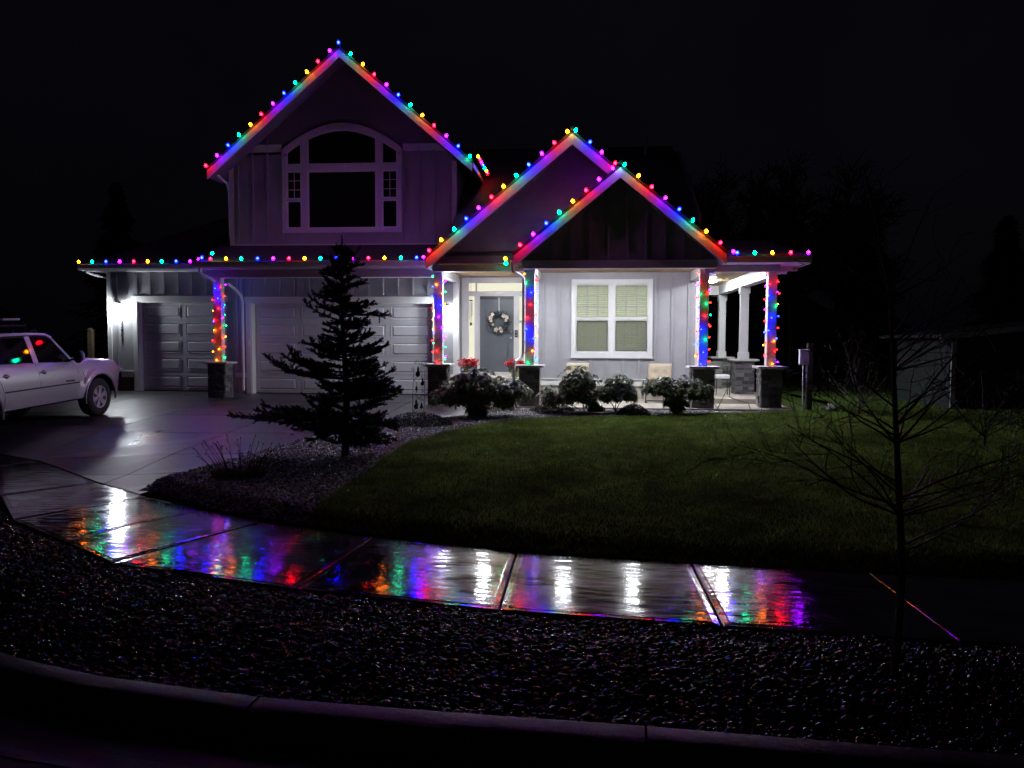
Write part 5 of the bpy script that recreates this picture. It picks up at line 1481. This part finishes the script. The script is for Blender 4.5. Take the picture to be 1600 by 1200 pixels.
cover(-4.15, 10.0, .35, .25, .12, 400, 'sparse dark tuft in the gravel below the spruce', 25)
# dry stalks on a tuft
x0, y0 = -4.28, 9.3; z0 = float(zbed(x0, y0))
o = thing('dormant_perennial', 'bare upright stalks over a dry grass tuft at the driveway edge', 'plant', (x0, y0, z0))
mb = MB()
for k in range(34):
    f = -1+2*k/33; bx = x0+f*.26+rnd.uniform(-.04, .04); by = y0+rnd.uniform(-.12, .12); h = rnd.uniform(.28, .58)*(1-.25*abs(f)); ln_ = f*.34+rnd.uniform(-.08, .08)
    p = [(bx, by, z0), (bx+ln_*.35, by, z0+h*.4), (bx+ln_*.75, by+rnd.uniform(-.03, .03), z0+h*.8), (bx+ln_*1.0+rnd.uniform(-.02, .02), by, z0+h)]
    mb.tube(p, .0042, 4, taper=.002)
    q = Vector(p[-1]); mb.sphere(q, .007, .007, .012, 5, 4)
    if rnd.random() < .5: mb.tube([p[2], (p[2][0]+rnd.choice([-1, 1])*.05, by, p[2][2]+.06)], .0025, 3)
mb.build('stalks', M['stem'], o)
n = 900; a = rng.uniform(0, 6.283, n); r = .26*np.sqrt(rng.random(n)); px_ = x0+.05+r*np.cos(a)*1.25; py_ = y0-.1+r*np.sin(a)*.7
h = rng.uniform(.05, .13, n); dx, dy = np.cos(a)*.5*h, np.sin(a)*.5*h; zz = zbed(px_, py_)
V = np.stack([np.stack([px_-.003, py_, zz], -1), np.stack([px_+.003, py_, zz], -1), np.stack([px_+dx, py_+dy, zz+h], -1)], 1)
np_obj('grass_tuft', V.reshape(-1, 3), np.arange(3*n).reshape(n, 3), M['tan_grass'], o, kind='stuff')

# --- bare young tree in the strip (right foreground)
def bare_tree(x, y, z, label, spec, name='bare_tree', r0=.026, seed=5, twig=.0026, levels=3, mat='bark'):
    rr = random.Random(seed); o = thing(name, label, 'tree', (x, y, z))
    tr = MB(); br = MB()
    def limb(p, d, L, r, lev, bend=.12, up_=.15):
        n = max(3, int(L/.10)); pts = [p]; rs = [r]
        for i in range(n):
            d = (d+Vector((rr.uniform(-bend, bend), rr.uniform(-bend, bend), rr.uniform(-bend, bend)+up_*.15))).normalized()
            pts.append(pts[-1]+d*(L/n)); rs.append(max(twig*.7, r*(1-.75*(i+1)/n)))
            if lev > 0 and i > 0 and rr.random() < .85:
                s = d.orthogonal(); s = Matrix.Rotation(rr.uniform(0, 6.28), 3, d) @ s
                dd = (d*.8+s*.75).normalized(); limb(pts[-1], dd, L*rr.uniform(.28, .5), max(twig, rs[-1]*.6), lev-1, bend*1.2)
        br.tube(pts, rs, 4 if r < .006 else 6)
    trunk_pts, limbs = spec
    pts = [Vector((x+a, y+b, z+c)) for a, b, c in trunk_pts]
    rs = [r0*(1-.8*i/(len(pts)-1)) for i in range(len(pts))]
    tr.tube(pts, rs, 8); tr.build('trunk', M[mat], o, smooth=True)
    for (h, az, el, L, r, lv) in limbs:
        k = min(range(len(pts)), key=lambda i: abs(pts[i].z-z-h)); p = pts[k]
        if k+1 < len(pts):
            t = (h-(p.z-z))/max(.01, (pts[k+1].z-p.z)); p = p.lerp(pts[k+1], max(0, min(1, t)))
        d = Vector((math.cos(az)*math.cos(el), math.sin(az)*math.cos(el), math.sin(el)))
        limb(p, d, L, r, lv)
    br.build('branches', M[mat], o)
    return o
limbs = []
for k in range(44):
    h = .70+.032*k; az = rnd.choice([0, math.pi])+rnd.uniform(-1.1, 1.1)
    limbs.append((h, az, rnd.uniform(.25, .75), max(.25, .85-.28*(h-.7))*rnd.uniform(.7, 1.1), .0065, 2))
limbs += [(2.08, math.pi-.2, 1.25, .62, .006, 1), (2.1, .1, 1.1, .6, .006, 1), (1.4, .3, .85, 1.0, .007, 2), (.95, math.pi, .35, .95, .008, 2), (.9, math.pi+.4, .5, .9, .008, 2), (1.0, 0, .45, .85, .008, 2)]
bare_tree(1.77, 4.36, 0, 'leafless young tree standing in the pebble strip at the right', ([(-.01, 0, -.05), (.01, 0, .3), (.02, 0, .6), (.0, 0, .9), (-.03, 0, 1.3), (-.06, 0, 1.7), (-.09, 0, 2.1), (-.16, 0, 2.45), (-.25, 0, 2.8)], limbs), r0=.027, mat='pale_bark')
# shrubs by the far right
for (x_, y_, H, lab, sd) in ((6.3, 12.5, 1.5, 'leafless branching shrub on the dark lawn before the low shed', 8), (5.7, 16.2, 1.6, 'leafless shrub beside the white box on posts', 9), (8.6, 13.5, 1.4, 'leafless shrub at the right end of the lawn', 10)):
    z_ = float(zlawn(x_, y_)); L_ = [(.08+.02*k, rnd.uniform(0, 6.28), rnd.uniform(.5, 1.3), H*rnd.uniform(.5, .9), .010, 2) for k in range(10)]
    bare_tree(x_, y_, z_, lab, ([(0, 0, -.05), (0, 0, .15), (.02, 0, .35)], L_), name='bare_shrub', r0=.03, seed=sd, twig=.003)
# bare trees behind the house on the right, and far masses
for (x_, y_, H, lab, sd) in ((9.5, 36, 8.5, 'tall leafless tree behind the right end of the porch', 31), (13.5, 42, 9, 'leafless tree farther right behind the yard', 32), (6.5, 44, 9, 'leafless tree just beside the roof edge', 33)):
    tp = [(0, 0, 0), (.1, 0, H*.2), (.0, 0, H*.4), (.15, 0, H*.6), (.1, 0, H*.8), (.1, 0, H)]
    L_ = [(H*(.25+.03*k), rnd.uniform(0, 6.28), rnd.uniform(.4, 1.1), H*rnd.uniform(.22, .4), .05, 2) for k in range(20)]
    rr_ = bare_tree(x_, y_, .3, lab, (tp, L_), r0=.2, seed=sd, twig=.02)
    rr_['group'] = 'bare trees behind the house'
# tree line: overlapping conifers far behind
FARLAB = ['dark conifer just right of the porch roof behind the yard', 'tallest dark conifer behind the right side of the yard', 'dark conifer behind the white box and the bare shrubs', 'dark conifer left of the shed roof in the far tree line', 'dark conifer above the shed in the far tree line', 'conifer far left beyond the garage roof', 'outermost dark conifer at the far left', 'dark conifer peeking over the left garage roof']
def conifer(x, y, H, W, seed):
    r2 = np.random.default_rng(seed); o = thing('conifer_tree', FARLAB[seed-60], 'tree', (x, y, .2), 'tree line behind the house')
    MB().tube([(x, y, 0), (x, y, H*.9)], .2, 6, taper=.03).build('trunk', M['bark'], o)
    n = 2600; t = r2.random(n)**.8; z = .6+t*(H-.6); r = W*(1-t)*(.55+.45*r2.random(n))*(.75+.25*np.sin(z*3.1+seed)); a = r2.uniform(0, 6.283, n)
    P0 = np.stack([x+r*np.cos(a), y+r*np.sin(a), z], -1); D = np.stack([np.cos(a), np.sin(a), -.35+.2*r2.random(n)], -1); D /= np.linalg.norm(D, axis=1)[:, None]
    NN = np.tile([0, 0, 1.], (n, 1)); NN -= D*(NN*D).sum(1)[:, None]; NN /= np.linalg.norm(NN, axis=1)[:, None]
    V, F = leaf_mesh_arrays(P0-D*.3, D, NN, .8*r2.uniform(.6, 1.2, n), np.full(n, .22)); np_obj('crown', V, F, M['tree_mass'], o, kind='stuff')
for i, (x_, y_, H, W) in enumerate([(4.5, 52, 10, 3.2), (12, 55, 11.5, 3.8), (18, 50, 10, 3.6), (24, 46, 9, 3.4), (30, 44, 9.5, 3.5), (-30, 48, 12, 4), (-38, 44, 11, 4), (-22, 52, 12, 4)]):
    conifer(x_, y_, H, W, 60+i)
# ================================================================== PORCH AND YARD OBJECTS
def patio_chair(x, y, z, label, rot=0):
    o = thing('patio_chair', label, 'chair', (x, y, z), 'patio chairs in front of the window wall')
    w = .29
    def X3(a, b, c): return (x+a*math.cos(rot)-b*math.sin(rot), y+a*math.sin(rot)+b*math.cos(rot), z+c)
    fr = MB()
    for s in (-1, 1):
        fr.tube([X3(s*w*1.05, .32, .02), X3(s*w*1.05, .0, .012), X3(s*w*1.05, -.34, .012), X3(s*w*1.05, -.40, .06), X3(s*w*1.05, -.40, .30), X3(s*w*1.05, -.36, .50), X3(s*w*1.05, -.24, .60), X3(s*w*1.05, .0, .60), X3(s*w*1.05, .20, .56)], .014, 6)
        fr.tube([X3(s*w*.95, -.26, .36), X3(s*w*.95, .22, .32), X3(s*w*.95, .34, .60), X3(s*w*.95, .44, .90)], .014, 6)
    fr.tube([X3(-w*1.05, .3, .02), X3(w*1.05, .3, .02)], .012, 6).tube([X3(-w*.95, .44, .90), X3(w*.95, .44, .90)], .012, 6).tube([X3(-w*1.05, -.38, .30), X3(w*1.05, -.38, .30)], .012, 6)
    fr.build('frame', M['chair_metal'], o, smooth=True)
    def cushion(name, u0, v0, u1, v1, thick):
        """tufted pad between two points in the (depth, height) plane"""
        nu, nv = 14, 14; V = []; F = []
        d = Vector((0, u1-u0, v1-v0)); L = d.length; d.normalize(); nn = Vector((0, -d.z, d.y))
        for side in (1, -1):
            for i in range(nu+1):
                for j in range(nv+1):
                    a, b = -1+2*i/nu, j/nv
                    edge = (1-abs(a)**6)**.5*(1-abs(2*b-1)**6)**.5
                    tuft = .30+.70*min(1, math.hypot((abs(a)-.42)/.35, (b-.5)*2/.45))
                    h = thick*edge*tuft*side*.5
                    p = Vector((a*w*.98, u0, v0))+d*(b*L)+nn*h
                    V.append(X3(p.x, p.y, p.z))
        n1 = (nu+1)*(nv+1)
        for sd in (0, 1):
            for i in range(nu):
                for j in range(nv):
                    q = sd*n1+i*(nv+1)+j; F.append((q, q+nv+1, q+nv+2, q+1))
        MB().add(V, F).build(name, M['cushion'], o, smooth='all')
    cushion('seat_cushion', -.28, .42, .26, .38, .11)
    cushion('back_cushion', .24, .42, .42, .93, .11)
    return o
patio_chair(-.02, 18.75, .40, 'left beige cushioned patio chair behind the leafy shrubs', .05)
patio_chair(1.93, 18.75, .40, 'right beige cushioned patio chair with its curved arm showing', -.12)

# small side stool on the deck
o = thing('side_stool', 'small dark metal stool with a pale cushion on the raised deck', 'stool', (3.62, 19.9, .52))
mb = MB()
for a in (-1, 1):
    for b in (-1, 1): mb.tube([(3.62+a*.17, 19.9+b*.15, .52), (3.62+a*.15, 19.9+b*.13, .97)], .010, 6)
mb.tube([(3.46, 19.76, .72), (3.78, 19.76, .72)], .006, 5).tube([(3.46, 20.04, .72), (3.78, 20.04, .72)], .006, 5)
for a in (-1, 1): mb.tube([(3.62+a*.15, 20.03, .97), (3.62+a*.16, 20.06, 1.25)], .010, 6)
mb.tube([(3.46, 20.06, 1.25), (3.78, 20.06, 1.25)], .010, 6)
mb.build('frame', M['black_metal'], o)
MB().box(3.45, 3.79, 19.75, 20.05, .94, 1.04).build('cushion', M['gloss_white'], o, bevel=.02)

# poinsettias
def poinsettia(x, y, z, label, s=1.0, seed=3):
    o = thing('potted_poinsettia', label, 'potted plant', (x, y, z), 'red poinsettias on the landing')
    r2 = np.random.default_rng(seed)
    MB().lathe([(.09*s, 0), (.13*s, .18*s), (.145*s, .20*s), (.12*s, .19*s)], (x, y, z), 12).build('pot', M['wrap'], o)
    for nm, mat, n, zl, zh, rr, L in (('leaves', 'rhodo', 90, .12, .30, .2, .11), ('flowers', 'red_leaf', 260, .28, .42, .27, .10)):
        a = r2.uniform(0, 6.283, n); r = rr*np.sqrt(r2.random(n))*s
        P0 = np.stack([x+r*np.cos(a)*.8, y+r*np.sin(a)*.8, z+(zl+(zh-zl)*r2.random(n))*s+.03*np.cos(r*9)], -1)
        b = r2.uniform(0, 6.283, n); D = np.stack([np.cos(b), np.sin(b), r2.uniform(-.5, .4, n) if nm == 'flowers' else r2.uniform(-1, .1, n)], -1); D /= np.linalg.norm(D, axis=1)[:, None]
        NN = np.stack([r2.normal(0, .3, n), r2.normal(0, .3, n)-.3, np.ones(n)], -1); NN -= D*(NN*D).sum(1)[:, None]; NN /= np.linalg.norm(NN, axis=1)[:, None]
        V, F = leaf_mesh_arrays(P0, D, NN, L*s*r2.uniform(.7, 1.2, n), np.full(n, L*.3*s)); np_obj(nm, V, F, M[mat], o, kind='stuff')
    return o
poinsettia(-2.74, 19.0, ZL, 'red poinsettia in a wrapped pot left of the front door', 1.05, 3)
poinsettia(-1.58, 19.0, ZL, 'red poinsettia half hidden behind the entry pillar', 1.0, 4)

# wreath
wx_, wy_, wz_ = -2.16, 20.56, 2.37
o = thing('door_wreath', 'leafy wreath with cream flowers hung on the slate front door', 'wreath', (wx_, wy_, wz_))
MB().tube([(wx_, 20.625, 3.025), (wx_, 20.59, 3.025), (wx_, 20.60, 2.66), (wx_, 20.56, 2.63)], .012, 6).build('hanger', M['gloss_white'], o)
ring_ = [(wx_+.22*math.cos(a), wy_, wz_+.22*math.sin(a)) for a in [2*math.pi*i/24 for i in range(25)]]
MB().tube(ring_, .03, 6).build('wreath_ring', M['stem'], o)
r2 = np.random.default_rng(9); n = 620; a = r2.uniform(0, 6.283, n); q = r2.normal(0, .045, n)
P0 = np.stack([wx_+(.22+q)*np.cos(a), wy_-np.abs(r2.normal(0, .03, n)), wz_+(.22+q)*np.sin(a)], -1)
D = np.stack([np.cos(a+1.2)+r2.normal(0, .5, n), -.4+r2.normal(0, .3, n), np.sin(a+1.2)+r2.normal(0, .5, n)], -1); D /= np.linalg.norm(D, axis=1)[:, None]
NN = r2.normal(size=(n, 3)); NN -= D*(NN*D).sum(1)[:, None]; NN /= np.linalg.norm(NN, axis=1)[:, None]
V, F = leaf_mesh_arrays(P0, D, NN, .075*r2.uniform(.6, 1.2, n), np.full(n, .016)); np_obj('leaves', V, F, M['wreath_leaf'], o, kind='stuff')
def flower(cx, cy, cz, R_, o, k=0):
    n = 11; mb = MB()
    for i in range(n):
        a = 2*math.pi*i/n+k; rr = R_*(1 if i % 2 else .65); c = Vector((cx, cy, cz)); d = Vector((math.cos(a), -.25, math.sin(a))); t = Vector((-math.sin(a), 0, math.cos(a)))
        mb.add([c, c+d*rr*.6+t*rr*.33, c+d*rr+Vector((0, -.012, 0)), c+d*rr*.6-t*rr*.33], [(0, 1, 2), (0, 2, 3)])
    mb.sphere((cx, cy-.02, cz), R_*.18, seg=6, rings=4)
    return mb.build('flower', M['cream'], o)
for i, (a, b, r_) in enumerate([(-.21, .12, .07), (-.16, .21, .06), (-.2, .04, .05), (.13, .17, .07), (.21, .13, .075), (.2, .05, .05), (-.06, -.2, .075), (.05, -.17, .06), (.08, -.23, .055), (-.15, -.06, .045)]):
    flower(wx_+a, wy_-.075, wz_+b, r_, o, i)

# wind chime by the sidelight
o = thing('wind_chime', 'small metal wind chime hanging before the left sidelight', 'wind chime', (-2.90, 20.45, 3.6))
MB().tube([(-2.90, 20.45, 3.6), (-2.90, 20.45, 2.95)], .002, 4).build('string', M['black_metal'], o)
MB().lathe([(.045, 2.93), (.05, 2.95), (.01, 2.965)], (-2.90, 20.45, 0), 10).build('top_disc', M['wood'], o)
for i in range(5):
    a = 2*math.pi*i/5; MB().tube([(-2.90+.035*math.cos(a), 20.45+.035*math.sin(a), 2.90), (-2.90+.035*math.cos(a), 20.45+.035*math.sin(a), 2.55-.04*i)], .006, 6).build('chime_tube', M['metal'], o)
MB().tube([(-2.90, 20.45, 2.93), (-2.90, 20.45, 2.3)], .0015, 4).box(-2.93, -2.87, 20.448, 20.452, 2.28, 2.36).build('wind_sail', M['wood'], o)
# small figurine on the ledge by the door
o = thing('planter_decoration', 'small white potted decoration on the landing right of the door', 'ornament', (-1.53, 20.3, ZL))
MB().lathe([(.07, 0), (.09, .3), (.07, .32)], (-1.53, 20.3, ZL), 10).build('stand', M['wood'], o)
MB().lathe([(.04, .33), (.07, .38), (.05, .47), (.03, .5)], (-1.53, 20.3, ZL), 10).build('jar', M['gloss_white'], o, smooth=True)

# flat stone in the gravel
o = MB().prism([(.30+.46*math.cos(a)*(1+.06*math.sin(3*a)), 16.02+.24*math.sin(a)) for a in [2*math.pi*i/18 for i in range(18)]], .365, .405, 'xy').build('flat_stone', M['flat_stone'], bevel=.008)
tag(o, 'flat grey stone slab lying in the gravel under the tall shrub', 'stone')

# metal garden trellis with snowmen and fir shapes
tx, ty = -3.07, 14.6; tz0 = float(zbed(tx, ty))
o = thing('garden_trellis', 'black wire garden trellis with snowman and fir tree cutouts', 'garden ornament', (tx, ty, tz0))
def gx(p): return tx+(p-655)*.0125
def gz_(p): return tz0+.02+(652-p)*.01245
mb = MB()
fy = ty
def W_(pts): mb.tube([(gx(a), fy, gz_(b)) for a, b in pts], .0055, 5)
def spiral(cx, cy, r, a0, turns, s):
    return [(cx+r*(1-.75*t)*math.cos(a0+s*2*math.pi*turns*t), cy-r*(1-.75*t)*math.sin(a0+s*2*math.pi*turns*t)) for t in [i/14 for i in range(15)]]
W_([(644, 660), (644.5, 607), (646, 580), (646.5, 572)]+spiral(644.2, 572, 2.6, 0, 1.1, 1)); W_([(661.5, 660), (662.5, 607), (663.5, 575), (664.5, 569)])
W_([(645, 607), (654, 607), (662.5, 607)])
W_([(655, 566), (654, 561), (650.5, 558.5), (648, 560)]+spiral(649, 562, 2.2, 1.6, 1, 1)); W_([(657.5, 575), (657.5, 567), (659, 561), (662.5, 558), (666, 560)]+spiral(664.6, 562, 2.2, .8, 1, -1))
W_([(646, 590), (649, 586), (653, 582)]); W_([(658, 575), (660, 580), (658, 584)]); W_([(660, 600), (658, 605), (662, 607)])
W_([(647, 590), (650, 592), (651, 597)]); W_(spiral(651.5, 611, 3.4, 1.5, .9, 1)); W_(spiral(657, 611, 3.4, 1.5, .9, -1)); W_(spiral(652, 617, 2.6, -1.5, .9, 1)); W_(spiral(657, 617, 2.6, -1.5, .9, -1))
W_([(644, 638), (647, 635), (650, 632)]); W_([(657, 622), (659, 618), (661, 621)]); W_([(661, 640), (656, 645), (654, 650)])
mb.build('wire_frame', M['black_metal'], o)
def disc(mb, cx, cy, r, ry=None):
    ry = ry or r
    mb.prism([(gx(cx+r*math.cos(a)), gz_(cy+ry*math.sin(a))) for a in [2*math.pi*i/14 for i in range(14)]], fy-.003, fy+.003)
def snowman(cx, cy, s):
    m = MB(); disc(m, cx, cy, 3.6*s, 4.6*s); disc(m, cx+.6*s, cy-6.2*s, 2.1*s)
    m.prism([(gx(cx-1.6*s), gz_(cy-7.6*s)), (gx(cx+2.6*s), gz_(cy-8.4*s)), (gx(cx+2.8*s), gz_(cy-9.0*s)), (gx(cx+1.6*s), gz_(cy-9.0*s)), (gx(cx+1.9*s), gz_(cy-11.6*s)), (gx(cx-.8*s), gz_(cy-11.2*s)), (gx(cx-.9*s), gz_(cy-8.6*s))], fy-.003, fy+.003)
    m.prism([(gx(cx+2*s), gz_(cy-3*s)), (gx(cx+5.6*s), gz_(cy-5*s)), (gx(cx+5.9*s), gz_(cy-4*s)), (gx(cx+2.4*s), gz_(cy-1.6*s))], fy-.003, fy+.003)
    m.prism([(gx(cx-1*s), gz_(cy-4.6*s)), (gx(cx+3*s), gz_(cy-5*s)), (gx(cx+3*s), gz_(cy-4*s)), (gx(cx-1*s), gz_(cy-3.6*s))], fy-.0035, fy+.0035)
    m.build('snowman_cutout', M['black_metal'], o)
def fir(cx, cy, s):
    pts = [(0, -6), (1.6, -3.4), (.8, -3.4), (2.4, -.8), (1.2, -.8), (3, 2), (.6, 2), (.6, 4), (-.6, 4), (-.6, 2), (-3, 2), (-1.2, -.8), (-2.4, -.8), (-.8, -3.4), (-1.6, -3.4)]
    MB().prism([(gx(cx+a*s), gz_(cy+b*s)) for a, b in pts], fy-.003, fy+.003).build('fir_cutout', M['black_metal'], o)
snowman(652.3, 579.5, 1.0); snowman(659.3, 594, .8); snowman(649.3, 630, .95); snowman(652.5, 650, .9); fir(650.2, 603, 1.0); fir(658, 630, 1.1)

# white box on two posts and the dark timber post beside it
zb_ = float(zlawn(5.1, 17.9))
o = thing('utility_box', 'white metal box on two thin posts at the yard edge', 'utility box', (5.1, 18.0, zb_))
MB().box(4.985, 5.195, 17.94, 18.04, 1.36, 1.69).box(4.975, 5.205, 17.93, 18.05, 1.69, 1.705).build('box', M['gloss_white'], o, bevel=.012)
MB().lathe([(.012, 0), (.012, -.012)], (5.09, 17.94, 1.42), 8, 'y').build('box_latch', M['black_metal'], o)
for xx in (5.075, 5.15): MB().tube([(xx+.02, 18.0, zb_-.1), (xx, 18.0, 1.36)], .014, 6).build('post', M['gloss_white'], o)
o = MB().box(5.25, 5.37, 18.25, 18.37, .2, 1.85).build('timber_post', M['dark_wood']); o.name = 'timber_post'; tag(o, 'dark timber post standing beside the white box', 'post')
# stub post left of the garage
o = MB().box(-14.05, -13.92, 20.9, 21.03, .0, 2.12).prism([(-14.07, 2.12), (-13.90, 2.12), (-13.985, 2.19)], 20.88, 21.05).build('timber_post', M['wood']); tag(o, 'short brown timber post between the truck and the garage corner', 'post')

# low shed at the right edge of the yard
sh = thing('shed', 'low dark shed with a pale sloping eave at the right edge', 'shed', (10.2, 18.0, .1))
MB().prism([(8.32, -.1), (13.5, -.1), (13.5, 2.55), (8.32, 1.93)], 18.0, 21, 'xz').build('wall', M['cliff'], sh)
MB().box(8.30, 8.40, 17.98, 18.02, -.05, 1.93).build('corner_board', M['beam'], sh)
MB().add([(7.95, 17.8, 1.98), (13.7, 17.8, 2.63), (13.7, 21.3, 2.63), (7.95, 21.3, 1.98), (7.95, 17.8, 2.05), (13.7, 17.8, 2.72), (13.7, 21.3, 2.72), (7.95, 21.3, 2.05)], [(0, 1, 2, 3), (7, 6, 5, 4), (0, 1, 5, 4), (1, 2, 6, 5), (2, 3, 7, 6), (3, 0, 4, 7)]).build('roof', M['roof'], sh)
MB().add([(7.95, 17.78, 1.93), (13.7, 17.78, 2.58), (13.7, 17.78, 2.72), (7.95, 17.78, 2.05), (7.95, 17.80, 1.93), (13.7, 17.80, 2.58), (13.7, 17.80, 2.72), (7.95, 17.80, 2.05)], [(0, 1, 2, 3), (7, 6, 5, 4), (0, 1, 5, 4), (1, 2, 6, 5), (2, 3, 7, 6), (3, 0, 4, 7)]).build('eave_board', M['trim'], sh)
# faint neighbouring roofline seen past the porch
nb_ = thing('neighbour_house', 'faint dark neighbouring house beyond the porch posts', 'house', (9.5, 40, .3))
MB().box(6.5, 14, 40, 46, .2, 2.6).build('wall', M['cliff'], nb_)
MB().prism([(6.0, 2.5), (14.5, 2.5), (10.2, 4.6)], 39.6, 46.4).build('roof', M['roof'], nb_)
# amber lamp far back
o = thing('yard_lamp', 'tiny amber lamp glowing far back in the dark yard', 'lamp', (14.6, 33, .4))
MB().tube([(14.6, 33, .4), (14.6, 33, .85)], .03, 6).build('lamp_post', M['black_metal'], o)
MB().lathe([(.05, .86), (.09, .9), (.09, 1.02), (.05, 1.08)], (14.6, 33, 0), 8).build('lamp_globe', M['amber'], o)
